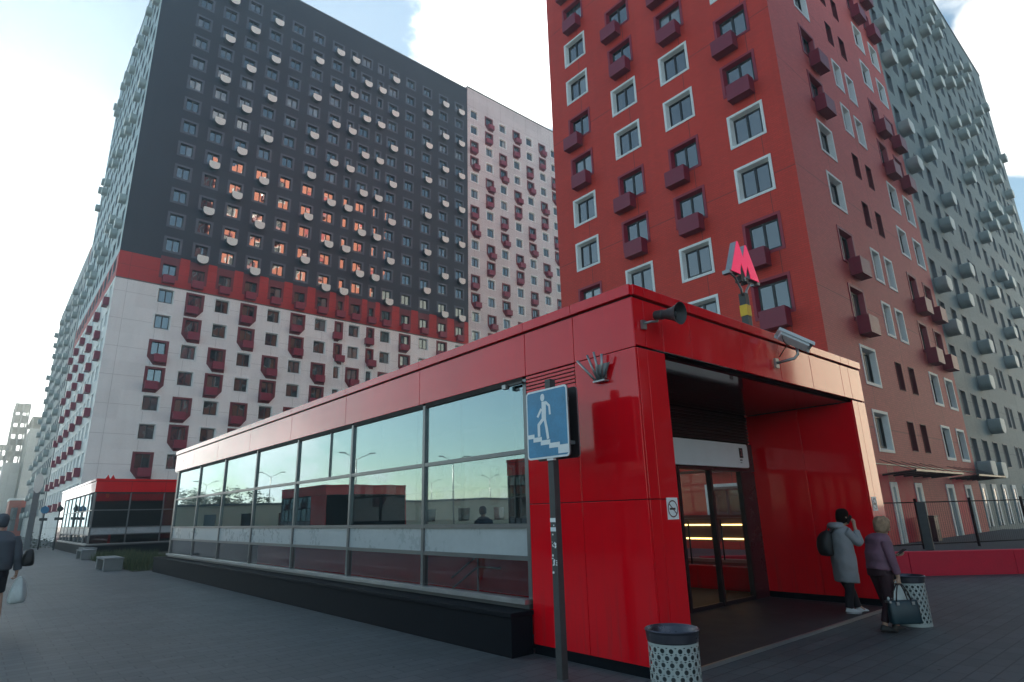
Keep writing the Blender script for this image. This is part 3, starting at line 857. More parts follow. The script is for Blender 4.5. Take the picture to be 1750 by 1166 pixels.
# main pavilion; local frame: x to the right along the entrance front, y away along the glazed side
LX, LY = 6.98, 22.3
pv = thing('metro_pavilion', 'long glossy red metro entrance pavilion with a mirrored glass side, nearest the camera', 'pavilion', (5.62, 4.246, 0), 0, 'red metro pavilions')
shell_box(pv, LX, LY)
side = lambda u, d, z: (-d, u, z)
front = lambda u, d, z: (u, -d, z)
far = lambda u, d, z: (u, LY + d, z)
right = lambda u, d, z: (LX + d, u, z)
fascia(pv, side, [0.0, .99, 1.95, 4.75, 7.65, 10.65, 13.7, 16.8, 19.7, LY], 3.58, 4.2, 4.36)
fascia(pv, front, [.003, .22, .58, 1.2, 2.53, 3.68, 4.8, 6.06, 6.42, LX - .003], 3.60, 4.2, 4.355)
fascia(pv, right, [0.03, 3, 6, 9, 12, 15, 18, LY - .2], 3.58, 4.2, 4.35)
fascia(pv, far, [0.05, 2.3, 4.6, LX - .05], 3.58, 4.2, 4.345)
bays = [1.985, 4.59, 7.29, 10.13, 12.99, 15.85, 18.65, 21.65]
glass_wall(pv, side, bays, thin=8.35)
a = MB(); a.box((0.03, 21.7, .1), (LX - .03, LY - .35, 3.55), M['dark_metal']); a.build('end_wall', pv)
# entrance pier, left, clad in red panels
a = MB()
a.box((.035, .035, .12), (.55, 1.93, 3.56), M['seam'])
for (y0, y1, z0, z1) in ((0, .99, .12, 1.815), (.99, 1.95, .12, 1.815), (0, .99, 1.825, 3.57), (.99, 1.95, 1.825, 3.31)):
    a.box((0, y0 + .005, z0), (.03, y1 - .005, z1), M['clad'])
for (x0, x1) in ((.034, .22), (.22, .585)):
    for z0, z1 in ((.12, 1.815), (1.825, 3.57)): a.box((x0 + .003, 0, z0), (x1 - .003, .03, z1), M['clad'])
for z0, z1 in ((.12, 1.815), (1.825, 3.54)): a.box((.555, .035, z0), (.585, 2.14, z1), M['clad'])
a.build('entrance_pier', pv, bevel=.003)
a = MB()
for i in range(5): a.box((.0, 1.0, 3.325 + i * .05), (.034, 1.94, 3.358 + i * .05), M['clad'], None)
a.build('louvre', pv)
a = MB(); a.box((.02, .02, 0), (.57, 1.95, .118), M['granite']); a.build('pier_base', pv)
# right pier with the red inner wall
a = MB()
a.box((6.42, .035, .12), (LX - .035, 2.14, 3.54), M['seam'])
a.box((6.385, .005, .12), (6.62, .03, 3.57), M['clad']); a.box((6.626, .005, .12), (LX - .003, .03, 3.57), M['clad'])
for y0, y1 in ((.034, 1.05), (1.056, 2.14)): a.box((6.385, y0, .14), (6.415, y1, 3.54), M['clad'])
a.build('inner_wall', pv, bevel=.003)
a = MB(); a.box((6.40, .02, 0), (LX - .02, 2.15, .118), M['granite']); a.build('pier_base', pv)
glass_wall(pv, right, [2.25, 4.6, 7.29, 10.13, 12.99, 15.85, 18.65, 21.65], gm='clear_glass')
a = MB(); a.box((LX - .16, 2.25, 0), (LX - .02, 21.65, .50), M['clad']); a.build('right_wall', pv)
# dark plinth bench along the glazed side
a = MB(); a.box((-.36, 1.96, 0.0), (-.0, LY - .1, .46), M['granite']); a.box((-.39, 1.93, .46), (-.0, LY - .07, .515), M['granite']); a.build('plinth', pv, bevel=.006)
# door wall
yd = 2.15
a = MB()
for i in range(9): a.box((.6, yd - .03, 2.99 + i * .062), (6.38, yd, 3.03 + i * .062), M['dark_metal'])
a.box((.6, yd + .005, 2.95), (6.38, yd + .06, 3.55), M['seam']); a.build('upper_louvre', pv)
a = MB()
pts = []
x0, x1, z0, z1, r = 1.6, 6.03, 2.465, 2.93, .05
for cx, cz, a0 in ((x1 - r, z1 - r, 0), (x0 + r, z1 - r, 90), (x0 + r, z0 + r, 180), (x1 - r, z0 + r, 270)):
    for k in range(5): t_ = R_(a0 + k * 22.5); pts.append((cx + r * math.cos(t_), yd - .06, cz + r * math.sin(t_)))
a.prism(pts, (0, -.09, 0), M['sign_white']); lb = a.build('light_box', pv)
a = MB(); a.box((5.70, yd - .156, 2.655), (5.83, yd - .151, 2.85), M['dark_metal']); a.build('number_plate', lb)
def text(body, size, m, parent, loc, rot, name='lettering', ext=.001, ax='CENTER'):
    cu = bpy.data.curves.new(name, 'FONT'); cu.body = body; cu.size = size; cu.align_x = ax; cu.align_y = 'CENTER'; cu.extrude = ext
    tmp = bpy.data.objects.new(name, cu); C.objects.link(tmp); dg = bpy.context.evaluated_depsgraph_get()
    me = bpy.data.meshes.new_from_object(tmp.evaluated_get(dg)); bpy.data.objects.remove(tmp); me.materials.clear(); me.materials.append(m)
    o = bpy.data.objects.new(name, me); C.objects.link(o); o.location = loc; o.rotation_euler = rot; o.parent = parent
    return o
num = simple('dull_rose_digit', (.42, .16, .18), .5)
text('2', .17, num, lb, (5.765, yd - .158, 2.75), (R_(90), 0, 0), 'number')
a = MB(); a.box((5.70, yd - .153, 2.60), (5.79, yd - .151, 2.625), M['alu']); a.box((5.71, yd - .153, 2.555), (5.77, yd - .151, 2.57), M['alu']); a.build('small_caption', lb)
dx = [.62, 1.75, 2.35, 3.05, 3.72, 4.76, 5.86]
for i, x in enumerate(dx):
    a = MB(); a.box((x - .032, yd - .05, .03), (x + .032, yd + .05, 2.40), M['dark_metal']); a.build('door_frame', pv)
a = MB(); a.box((.6, yd - .06, 2.40), (6.38, yd + .06, 2.95), M['maroon_metal']); a.build('door_header', pv)
for i in range(len(dx) - 1):
    a = MB(); a.box((dx[i] + .032, yd - .005, .10), (dx[i + 1] - .032, yd + .005, 2.39), M['door_glass'])
    d = a.build('door_leaf', pv)
    a = MB(); a.box((dx[i] + .032, yd - .025, .03), (dx[i + 1] - .032, yd + .025, .10), M['dark_metal']); a.build('kick_rail', d)
    a = MB(); a.tube([(dx[i] + .12, yd - .06, .8), (dx[i] + .12, yd - .06, 1.5)], .014, M['dark_metal'], 8); a.build('handle', d)
a = MB(); a.box((5.892, yd - .045, .03), (6.38, yd + .05, 2.39), M['maroon_metal']); a.build('side_panel', pv)
# inside: right hand inner wall with the tube lamps, low red wall, floor, handrails
a = MB()
a.box((6.80, yd + .12, 1.02), (6.845, 21.5, 1.50), M['alu']); a.build('interior_band', pv)
for z in (1.36, 1.07):
    for y0, y1 in ((2.58, 3.22), (3.50, 4.15), (4.4, 5.05)):
        a = MB(); a.tube([(6.775, y0, z), (6.775, y1, z)], .014, M['tube'], 8); a.build('tube_lamp', pv)
a = MB(); a.box((.6, .0, 0), (6.38, 2.2, .035), M['floor_tile']); a.box((.1, 2.2, 0), (6.8, 21.6, .03), M['floor_tile']); a.build('floor', pv)
a = MB(); a.box((.6, -.03, 0), (LX, -.001, .045), M['alu_light']); a.build('threshold_strip', pv)
a = MB(); a.box((.75, 2.4, .03), (.9, 14.5, 1.04), M['clad']); a.build('stairwell_parapet', pv)
a = MB()
for dz in (0, .17):
    a.tube([(.5, 3.2, .92 + dz), (.5, 3.75, .92 + dz), (.5, 4.45, .55 + dz)], .016, M['alu_light'], 8)
a.tube([(.5, 3.75, .03), (.5, 3.75, 1.09)], .016, M['alu_light'], 8); a.build('handrail', pv)
a = MB(); a.box((-.06, 1.97, 3.475), (-.01, 2.35, 3.50), M['dark_metal']); a.box((-.1, 2.28, 3.44), (-.02, 2.36, 3.5), M['galv']); a.build('closer_bracket', pv)

def second_pavilion(loc, rz, label, LX, LY, cutout=False):
    t = thing('metro_pavilion', label, 'pavilion', loc, rz, 'red metro pavilions')
    shell_box(t, LX, LY)
    sd = lambda u, d, z: (-d, u, z); fr = lambda u, d, z: (u, -d, z); fa = lambda u, d, z: (u, LY + d, z); rt = lambda u, d, z: (LX + d, u, z)
    n = 7
    st = lambda L, k: [L * i / k for i in range(k + 1)]
    fascia(t, sd, st(LY, n), 3.58, 4.2, 4.36); fascia(t, fr, [.003] + st(LX, 4)[1:-1] + [LX - .003], 3.58, 4.2, 4.355)
    fascia(t, fa, [.01] + st(LX, 4)[1:-1] + [LX - .01], 3.58, 4.2, 4.35); fascia(t, rt, [.01] + st(LY, n)[1:-1] + [LY - .01], 3.58, 4.2, 4.35)
    glass_wall(t, sd, [.05 + (LY - 3.0) * i / n for i in range(n + 1)])
    glass_wall(t, fr, [.05 + (LX - .1) * i / 4 for i in range(5)])
    a = MB(); a.box((-.1, -.1, 0), (LX, LY, .50), M['granite']); a.build('plinth', t)
    a = MB(); a.box((0, LY - 2.9, .5), (.05, LY, 3.56), M['clad']); a.box((LX - .05, .1, .5), (LX, LY, 3.56), M['clad']); a.box((.06, LY - .1, .5), (LX - .06, LY - .05, 3.56), M['seam'])
    a.build('red_wall', t)
    a = MB(); a.box((1.2, 1.5, .5), (1.35, LY - 3.2, 1.5), M['clad']); a.build('stairwell_parapet', t)
    return t
second_pavilion((5.2, 44.0, 0), 0, 'smaller looking red metro pavilion beyond the first, its dark glass end facing the camera', 7.4, 18.5)
second_pavilion((-9.8, 57.0, 0), math.pi, 'red metro pavilion across the square, mirrored in the long glass side', 7.4, 9.5)
second_pavilion((-9.0, 24.0, 0), math.pi, 'red metro pavilion across the square, mirrored nearest the sign post', 6.5, 6.0)

# ------------------------------------------------------------------ metro letter signs
def metro_sign(loc, zb, s, label, fm=None):
    x, y, z = loc
    t = thing('metro_sign', label, 'sign', (x, y, z), 0, 'metro letters on the pavilion roofs')
    o2 = [(0, 0), (.33, 1), (.37, 1), (.5, .55), (.63, 1), (.67, 1), (1, 0), (.68, 0), (.68, .1), (.615, .36), (.5, -.02), (.385, .36), (.32, .1), (.32, 0)]
    Wd, H = 1.25 * s, .84 * s
    P = [((a_ - .5) * Wd, 0, zb + b_ * H) for a_, b_ in o2]
    m = MB(); m.prism([(p[0], .015, p[2]) for p in P], (0, .15 * s, 0), M['galv']); b = m.build('letter_body', t)
    m = MB(); m.prism([(p[0], 0, p[2]) for p in P], (0, .012, 0), fm or M['pink']); m.build('letter_face', b)
    m = MB()
    for sx in (-1, 1):
        m.tube([(sx * .42 * Wd, .1 * s, zb - .02), (sx * .28 * Wd, .1 * s, zb - .05), (sx * .10 * Wd, .1 * s, zb - .30 * s), (sx * .07 * Wd, .1 * s, zb - .48 * s)], .028 * s, M['galv'], 6)
        m.box((sx * .5 * Wd - .05, .02, zb - .05), (sx * .5 * Wd + .05, .21 * s, zb + .02), M['galv'])
        m.box((sx * .10 * Wd - .025, .03, zb - .12), (sx * .10 * Wd + .025, .17, zb - .0), M['dark_metal'])
    m.box((-.03, .02, zb - .09), (.03, .2 * s, zb - .03), M['galv'])
    m.build('fork_bracket', t)
    m = MB(); m.box((-.07, .04, 0), (.07, .17, zb - .40 * s), M['post_dark']); m.box((.071, .045, 0), (.085, .165, zb - .42 * s), M['galv']); p = m.build('pole', t)
    m = MB(); m.box((-.078, .032, zb - .80), (.09, .178, zb - .58), M['yellow']); m.build('yellow_band', p)
    return t
metro_sign((10.72, 5.3, 4.2), 1.86, .84, 'pink letter M with grey sides on a forked pole above the near pavilion roof')
metro_sign((6.4, 48.0, 4.2), .0, .75, 'small distant red letter M on the roof of the far pavilion', M['clad'])

# ------------------------------------------------------------------ things on the pavilion
t = thing('loudspeaker', 'grey horn loudspeaker on the corner of the red entrance fascia', 'loudspeaker', (5.80, 4.24, 3.86))
ax = Vector((.02, -.98, -.18)).normalized()
def along(p0, ax, prof, seg=20):
    a = MB(); p0 = Vector(p0); rr = [r for d_, r, m in prof]
    for i in range(len(prof) - 1):
        a.tube([p0 + ax * prof[i][0], p0 + ax * prof[i + 1][0]], [prof[i][1], prof[i + 1][1]], prof[i][2], seg, cap=False)
    return a
a = along((.16, -.10, .14), ax, [(-.02, .0, M['post_dark']), (-.02, .055, M['post_dark']), (.09, .062, M['post_dark']), (.10, .05, M['post_dark']), (.16, .065, M['post_dark']), (.24, .085, M['post_dark']), (.33, .128, M['post_dark']), (.335, .138, M['post_dark']), (.332, .130, M['post_dark']), (.24, .075, M['black']), (.15, .035, M['black'])], 24)
a.build('horn', t)
a = along((.16, -.10, .14), ax, [(.14, .034, M['black']), (.27, .030, M['post_dark']), (.275, .0, M['post_dark'])], 14); a.build('inner_cone', t)
a = MB(); a.box((-.05, -.035, -.05), (.03, -.002, .06), M['galv']); a.tube([(-.01, -.03, 0.02), (.05, -.08, .04), (.16, -.10, .06), (.17, -.11, .13)], .016, M['galv'], 8); a.build('bracket', t)

t = thing('security_camera', 'pale grey boxed security camera with a cable loop over the entrance', 'camera', (9.08, 4.21, 3.83))
ax = Vector((.62, -.62, -.48)).normalized(); up = Vector((.55, .25, .80)); yv = ax.cross(up).normalized(); up = yv.cross(ax).normalized()
B = Matrix((ax, yv, up)).transposed() * .86
cgrey = simple('pale_grey_camera_housing', (.58, .60, .60), .4)
a = MB(); c0 = (-.08, -.16, .44)
a.box((0, -.075, -.085), (.52, .075, .055), cgrey, B, c0); a.build('housing', t, bevel=.01)
a = MB(); a.box((-.05, -.098, .060), (.60, .098, .072), cgrey, B, c0); a.box((-.05, -.098, -.03), (.60, -.088, .059), cgrey, B, c0); a.box((-.05, .088, -.03), (.60, .098, .059), cgrey, B, c0); a.build('sunshield', t, bevel=.002)
a = MB(); a.box((.52, -.055, -.065), (.523, .055, .035), M['black'], B, c0); a.build('lens_window', t)
a = MB(); a.box((-.06, -.03, -.06), (.05, -.001, .09), M['galv']); a.tube([(0, -.02, .02), (.10, -.25, .06), (.16, -.29, .13), (.12, -.3, .26)], .022, M['galv'], 8); a.build('arm', t)
a = MB(); a.tube([(.0 + .13 * math.cos(k * .55) , -.2 - .02 * k / 6, .36 + .10 * math.sin(k * .55)) for k in range(13)] + [(.05, -.05, .12)], .008, M['maroon_metal'], 6); a.build('cable', t)

t = thing('flag_holder', 'fan of steel flag tubes on a bracket on the red wall beside the sign', 'flag holder', (5.615, 4.78, 3.25))
for i, (dy, dz) in enumerate(((.30, .29), (.12, .33), (.02, .35), (-.10, .30))):
    a = MB(); y0 = .055 - i * .035
    a.tube([(-.06, y0, .0), (-.13, y0 + dy * .75, dz)], .0155, M['galv'], 10, cap=True); a.build('flag_tube', t)
a = MB(); a.prism([(-.04, .06, .0), (-.04, -.07, .0), (-.04, -.17, .20), (-.04, .06, .20)], (-.008, 0, 0), M['alu']); a.box((-.08, -.10, -.02), (-.0, .09, .0), M['galv']); a.box((-.04, -.08, .02), (-.0, .07, .12), M['galv']); a.build('bracket_plate', t)

def no_smoking(loc, s, label):
    t = thing('no_smoking_sign', label, 'sign', loc)
    a = MB(); a.box((-.105*s, -.006, -.105*s), (.105*s, -.001, .135*s), M['sign_white']); p = a.build('plate', t)
    rr = simple('dark_red_ring_print', (.10, .012, .02), .5)
    a = MB(); n = 28; r0, r1 = .082 * s, .096 * s
    for i in range(n):
        t0, t1 = 2 * math.pi * i / n, 2 * math.pi * (i + 1) / n
        f = lambda r, t_: (r * math.cos(t_), -.008, r * math.sin(t_) + .012)
        a.poly([f(r0, t0), f(r1, t0), f(r1, t1), f(r0, t1)], rr)
    ro = Matrix.Rotation(R_(40), 3, 'Y')
    a.box((-.085*s, -.009, -.006), (.085*s, -.0075, .006), rr, ro, (0, 0, .012)); a.build('ring', t)
    a = MB(); a.box((-.06*s, -.0074, .0), (.035*s, -.0062, .022), M['black']); a.box((.037*s, -.0074, .0), (.05*s, -.0062, .022), rr); a.build('cigarette', t)
no_smoking((6.055, 4.245, 1.70), 1.0, 'small no smoking sticker on the left entrance pier')
no_smoking((12.16, 4.25, 1.70), 1.0, 'small prohibition sticker on the right entrance pier above the woman in mauve')

# ------------------------------------------------------------------ underpass sign on its post
t = thing('road_sign', 'blue underpass sign of a man walking down stairs on a dark square post', 'sign', (5.02, 5.10, 0))
a = MB(); a.box((-.045, -.045, 0), (.045, .045, 3.25), M['post_dark']); po = a.build('post', t, bevel=.004)
a = MB(); random.seed(3)
for i in range(26):
    z = random.choice((1.62, 1.50, 1.38, 1.3, 1.2, 1.1)) + random.uniform(-.07, .07); y = random.uniform(-.04, .02); w = random.uniform(.006, .03); h = random.uniform(.008, .03)
    a.poly([(-.0465 - i * 1e-5, y, z), (-.0465 - i * 1e-5, y + w, z + .004), (-.0465 - i * 1e-5, y + w * .7, z + h), (-.0465 - i * 1e-5, y - .004, z + h * .8)], M['sign_white'])
a.build('torn_paper', po, kind='stuff')
for z_ in (1.60, 1.50):
    a = MB(); a.box((-.0475, -.043, z_), (-.0466, .043, z_ + .045), M['sign_white']); a.build('sticker', po)
def rrect(y0, y1, z0, z1, r, x):
    P = []
    for cy, cz, a0 in ((y1 - r, z1 - r, 0), (y0 + r, z1 - r, 90), (y0 + r, z0 + r, 180), (y1 - r, z0 + r, 270)):
        for k in range(5): q_ = R_(a0 + k * 22.5); P.append((x, cy + r * math.cos(q_), cz + r * math.sin(q_)))
    return P
y0, y1, z0, z1 = -.35, .35, 2.31, 3.13
a = MB(); a.prism(rrect(y0, y1, z0, z1, .045, -.078), (.02, 0, 0), M['sign_white'], M['galv']); pl = a.build('sign_plate', t)
a = MB(); a.prism(rrect(y0 + .022, y1 - .022, z0 + .022, z1 - .022, .03, -.0805), (.002, 0, 0), M['sign_blue']); a.build('blue_field', pl)
a = MB()
def G(s_, t_): return Vector((-.083, y1 - .7 * s_, z0 + .82 * t_))
def limb(pts, w, k=[0]):
    k[0] += 1
    for i in range(len(pts) - 1):
        p, q_ = G(*pts[i]), G(*pts[i + 1]); d_ = (q_ - p).normalized(); n_ = Vector((0, -d_.z, d_.y)) * w / 2; e = d_ * w * .2
        off = Vector((-.0003 * (k[0] + i), 0, 0))
        a.poly([p - n_ - e + off, q_ - n_ + e + off, q_ + n_ + e + off, p + n_ - e + off], M['sign_white'])
c_ = G(.42, .88); a.poly([c_ + Vector((0, .036 * math.cos(k * .4488), .046 * math.sin(k * .4488))) for k in range(14)], M['sign_white'])
limb([(.45, .80), (.44, .58)], .075); limb([(.50, .80), (.58, .74), (.59, .62)], .032); limb([(.38, .71), (.29, .61)], .034)
limb([(.45, .585), (.31, .49), (.31, .33)], .045); limb([(.46, .57), (.50, .42), (.525, .28)], .042)
for s0, s1, t0, t1 in ((.03, .18, .30, .365), (.18, .36, .245, .315), (.36, .56, .19, .262), (.56, .78, .135, .21), (.78, .97, .045, .17)):
    p = G(s0, t0); q_ = G(s1, t1); limb([(s0, (t0 + t1) / 2), (s1, (t0 + t1) / 2)], (t1 - t0) * .82 * .95)
a.build('walking_figure', pl)
a = MB(); a.prism(rrect(y0 - .01, y1 - .01, z0 - .01, z1 - .01, .045, .07), (.02, 0, 0), M['black'], M['galv']); a.build('rear_sign_plate', t)
a = MB(); a.box((-.056, -.3, 2.45), (-.0, .3, 2.49), M['galv']); a.box((-.056, -.3, 2.95), (-.0, .3, 2.99), M['galv']); a.box((0.0, -.3, 2.45), (.069, .3, 2.49), M['galv']); a.build('clamp', t)
a = MB(); a.box((-.07, -.07, 2.285), (-.02, .03, 2.308), M['sign_white']); a.build('lower_clip', t)

# ------------------------------------------------------------------ perforated litter bins
def litter_bin(loc, label, s=1.0):
    t = thing('litter_bin', label, 'litter bin', loc, 0, 'perforated steel litter bins')
    r, H = .215 * s, .70 * s
    nc, nr = 18, 10; z0, z1 = .05 * s, .585 * s
    a = MB(); m = M['bin_steel']; pw = 2 * math.pi / nc; ph = (z1 - z0) / nr; hr = .0190 * s
    def pt(u, z): return (r * math.cos(u), r * math.sin(u), z)
    for j in range(nr):
        for i in range(nc):
            u0 = (i + (.5 if j % 2 else 0)) * pw; zc = z0 + (j + .5) * ph; ns = 16
            inner = []; outer = []
            for k in range(ns):
                q_ = 2 * math.pi * k / ns + math.pi / ns
                ca, sa = math.cos(q_), math.sin(q_); sc = 1 / max(abs(ca), abs(sa))
                inner.append(pt(u0 + hr * ca / r, zc + hr * sa)); outer.append(pt(u0 + pw / 2 * ca * sc, zc + ph / 2 * sa * sc))
            for k in range(ns):
                l = (k + 1) % ns; a.poly([outer[k], outer[l], inner[l], inner[k]], m, True)
    a.tube([(0, 0, 0), (0, 0, z0)], r, m, 44, cap=False); a.tube([(0, 0, z1), (0, 0, z1 + .02 * s)], r, m, 44, cap=False)
    a.build('perforated_shell', t)
    a = MB(); a.tube([(0, 0, .02), (0, 0, z1 + .02)], r * .86, M['bin_in'], 32); a.build('liner', t)
    a = MB(); seg = 44
    prof = [(r, z1 + .02*s), (r * 1.035, z1 + .03*s), (r * 1.06, H - .02*s), (r * 1.10, H), (r * 1.06, H + .008*s), (r * .98, H - .015*s), (r * .90, z1 + .045*s), (.0, z1 + .04*s)]
    for k in range(len(prof) - 1): a.tube([(0, 0, prof[k][1]), (0, 0, prof[k + 1][1] + 1e-5)], [prof[k][0], prof[k + 1][0]], M['bin_rim'], seg, cap=False)
    a.build('rim', t)
    return t
litter_bin((4.80, 3.49, 0), 'pale perforated litter bin closest to the camera, cut by the lower edge of the photo')
litter_bin((10.64, 3.46, 0), 'pale perforated litter bin behind the woman in the mauve jacket', .97)

# ------------------------------------------------------------------ low wall, fence, terrace
d = Vector((.727, -.686, 0)); ang = math.atan2(d.y, d.x)
a = MB()
for i in range(8): a.box((-5.2 + i * 2.5, 0.0, 0), (-5.2 + (i + 1) * 2.5 - .01, .28, .56), M['low_wall'])
a.build('low_wall', None, (17.69, 5.44, 0), ang, bevel=.01, label='low pink red painted wall bounding the terrace at the right', category='wall')
a = MB(); p = Vector((17.69, 5.44, 0)); n_ = Vector((.686, .727, 0)); q0 = p - d * 5.2 + n_ * .27; q1 = p + d * 14.8 + n_ * .27
a.poly([q0 + Vector((0, 0, .12)), q1 + Vector((0, 0, .12)), Vector((46, 2, .12)), Vector((46, 9.4, .12)), Vector((17, 9.4, .12))], M['asphalt']); a.build('terrace', None, kind='structure')
f0 = Vector((23.9, 8.9, .12)); f1 = Vector((37.4, 2.1, .12)); fd = (f1 - f0); fl = fd.length; ang = math.atan2(fd.y, fd.x)
t = thing('mesh_fence', 'dark steel mesh fence on the terrace in front of the red tower', 'fence', f0, ang)
a = MB(); a.box((0, -.02, 1.60), (fl, .02, 1.64), M['dark_metal']); a.build('top_rail', t)
a = MB(); a.box((0, -.02, .14), (fl, .02, .18), M['dark_metal']); a.build('bottom_rail', t)
n = 6
for i in range(n + 1):
    x = fl * i / n; a = MB(); a.box((x - .03, -.035, 0), (x + .03, .035, 1.75), M['dark_metal']); a.build('fence_post', t)
a = MB()
for i in range(int(fl / .10)): a.box((i * .10 - .002, -.002, .18), (i * .10 + .002, .002, 1.60), M['dark_metal'])
a.build('mesh_infill', t, kind='stuff')
a = MB(); a.box((-.13, -.13, 0), (.13, .13, 1.62), M['post_dark']); a.build('gate_pillar', None, (25.3, 7.35, .12), .2, bevel=.01, label='thick dark pillar standing in front of the mesh fence', category='pillar')
t = thing('street_bin', 'tall brown litter box against the wall of the red tower behind the fence', 'litter bin', (31.5, 8.9, .12))
a = MB(); a.box((-.28, -.22, 0), (.28, .22, 1.0), M['maroon_metal']); a.build('body', t, bevel=.02)
a = MB(); a.box((-.30, -.24, 1.0), (.30, .24, 1.06), M['dark_metal']); a.build('lid', t, bevel=.01)

# ------------------------------------------------------------------ concrete benches and grass
def bench(loc, label):
    t = thing('concrete_bench', label, 'bench', loc, 0, 'concrete benches by the pavilions')
    for y in (0, 1.75):
        a = MB(); a.box((0, y, 0), (.62, y + .28, .40), M['concrete']); a.build('end_block', t, bevel=.012)
    a = MB(); a.box((-.02, -.02, .402), (.64, 2.05, .47), M['concrete']); a.build('seat', t, bevel=.012)
bench((4.02, 28.5, 0), 'nearer pale concrete bench at the edge of the grass strip')
bench((4.45, 39.0, 0), 'farther pale concrete bench beside the far pavilion')
bench((4.9, 42.3, 0), 'small farthest concrete bench at the corner of the far pavilion')
def grass():
    random.seed(5); g = simple('dry_green_grass', (.045, .07, .025), .8, var=.5, scale=3); g2 = simple('yellowing_grass', (.12, .12, .05), .8, var=.3, scale=3)
    a = MB()
    for i in range(9000):
        x = random.uniform(4.75, 7.6); y = random.uniform(27.0, 43.6)
        if noise.noise(Vector((x * .8, y * .5, 0))) < -.28: continue
        h = random.uniform(.10, .42) * (1 + .6 * noise.noise(Vector((x * .6, y * .6, 4)))); t_ = random.uniform(0, 6.28); w = .012; lx, ly = random.uniform(-.12, .12), random.uniform(-.12, .12)
        c, s_ = math.cos(t_) * w, math.sin(t_) * w
        a.poly([(x - c, y - s_, 0), (x + c, y + s_, 0), (x + lx, y + ly, h)], g if random.random() < .8 else g2)
    a.build('grass', None, kind='stuff')
    a = MB(); a.poly([(4.7, 26.9, .012), (12.6, 26.9, .012), (12.6, 43.8, .012), (4.7, 43.8, .012)], simple('bare_soil', (.05, .045, .035), .9)); a.build('soil_bed', None, kind='structure')
grass()

# ------------------------------------------------------------------ street furniture at the left and across the square
t = thing('info_column', 'pale slender column with an oval lit head standing on the far pavement at the left', 'column', (3.35, 60.0, 0))
a = MB(); a.box((-.2, -.14, 0), (.2, .14, 4.5), M['concrete']); a.build('shaft', t, bevel=.03)
a = MB(); a.tube([(0, -.2, 4.45), (0, .2, 4.45)], .01, M['galv'], 6)
P = [(.30 * math.cos(k * .3142), -.15, 4.9 + .75 * math.sin(k * .3142)) for k in range(20)]
a.prism(P, (0, .3, 0), M['drum_face']); a.build('oval_head', t)
for x, y, r, lab in ((4.05, 60, .27, 'round traffic sign on a thin post near the corner of the charcoal block'), (4.75, 57, .2, 'second traffic sign post, closer to the far pavilion')):
    t = thing('traffic_sign', lab, 'sign', (x, y, 0), 0, 'traffic signs at the end of the pavement')
    a = MB(); a.tube([(0, 0, 0), (0, 0, 3.2)], .045, M['post_dark'], 8); a.build('post', t)
    a = MB(); a.tube([(0, -.03, 2.9), (0, -.05, 2.9)], r, M['sign_blue'] if r > .25 else M['post_dark'], 20); a.build('disc', t)
    a = MB(); a.box((-.25, -.05, 2.1), (.25, -.03, 2.3), M['post_dark']); a.build('plate', t)
t = thing('shrub', 'low dark shrub at the foot of the traffic signs', 'shrub', (4.3, 64.0, 0))
leaf = simple('dark_leaf', (.035, .055, .025), .7, var=.4, scale=2)
a = MB(); random.seed(9)
for i in range(500):
    v = Vector((random.gauss(0, .9), random.gauss(0, .3), abs(random.gauss(.35, .3)))); q_ = Matrix.Rotation(random.uniform(0, 6.28), 3, 'Z') @ Matrix.Rotation(random.uniform(0, 3), 3, 'X')
    a.poly([v + q_ @ Vector(p) for p in ((-.07, 0, 0), (0, -.04, 0), (.07, 0, 0), (0, .04, 0))], leaf)
a.build('foliage', t)

def street_lamp(loc, rz, i, H=9.0):
    labs = ('double armed street lamp nearest the mirrored pavilion', 'double armed street lamp behind the beige wall', 'tall street lamp farther along the square', 'street lamp at the far left of the mirrored row', 'street lamp beyond the beige wall', 'farthest street lamp of the mirrored row')
    t = thing('street_lamp', labs[i], 'street lamp', loc, rz, 'double armed street lamps mirrored in the glass')
    a = MB(); a.tube([(0, 0, 0), (0, 0, H * .93)], [.10, .06], M['galv'], 8); a.build('pole', t)
    for s_ in (-1, 1):
        a = MB(); a.tube([(0, 0, H * .92), (s_ * .5, 0, H * .955), (s_ * 1.5, 0, H)], .035, M['galv'], 6); ar = a.build('arm', t)
        a = MB(); a.box((s_ * 1.35 - .0, -.12, H - .03), (s_ * 1.35 + s_ * .75, .12, H + .08), M['galv']); a.build('lamp_head', ar)
for i, p in enumerate(((-21.7, 66.2), (-23.6, 99.5), (-34.2, 64.3), (-20.7, 125), (-62.6, 92.5), (-59.7, 108.8))): street_lamp((*p, 0), R_(20), i)
t = thing('beige_building', 'long low beige building across the square, mirrored in the glass side', 'building', (-45, 72, 0), math.atan2(-13, -19))
a = MB(); a.box((-40, 0, 0), (22, 8, 3.6), M['beige']); a.build('wall', t)
a = MB(); a.box((-40.2, -.2, 3.6), (22.2, 8.2, 3.85), M['concrete']); a.build('roof', t)
for i in range(12):
    a = MB(); a.box((-36 + i * 4.6, 8.0, 1.0), (-34.6 + i * 4.6, 8.06, 2.6), M['pane0']); a.box((-36 + i * 4.6, -.06, 1.0), (-34.6 + i * 4.6, 0, 2.6), M['pane0']); a.build('window', t)
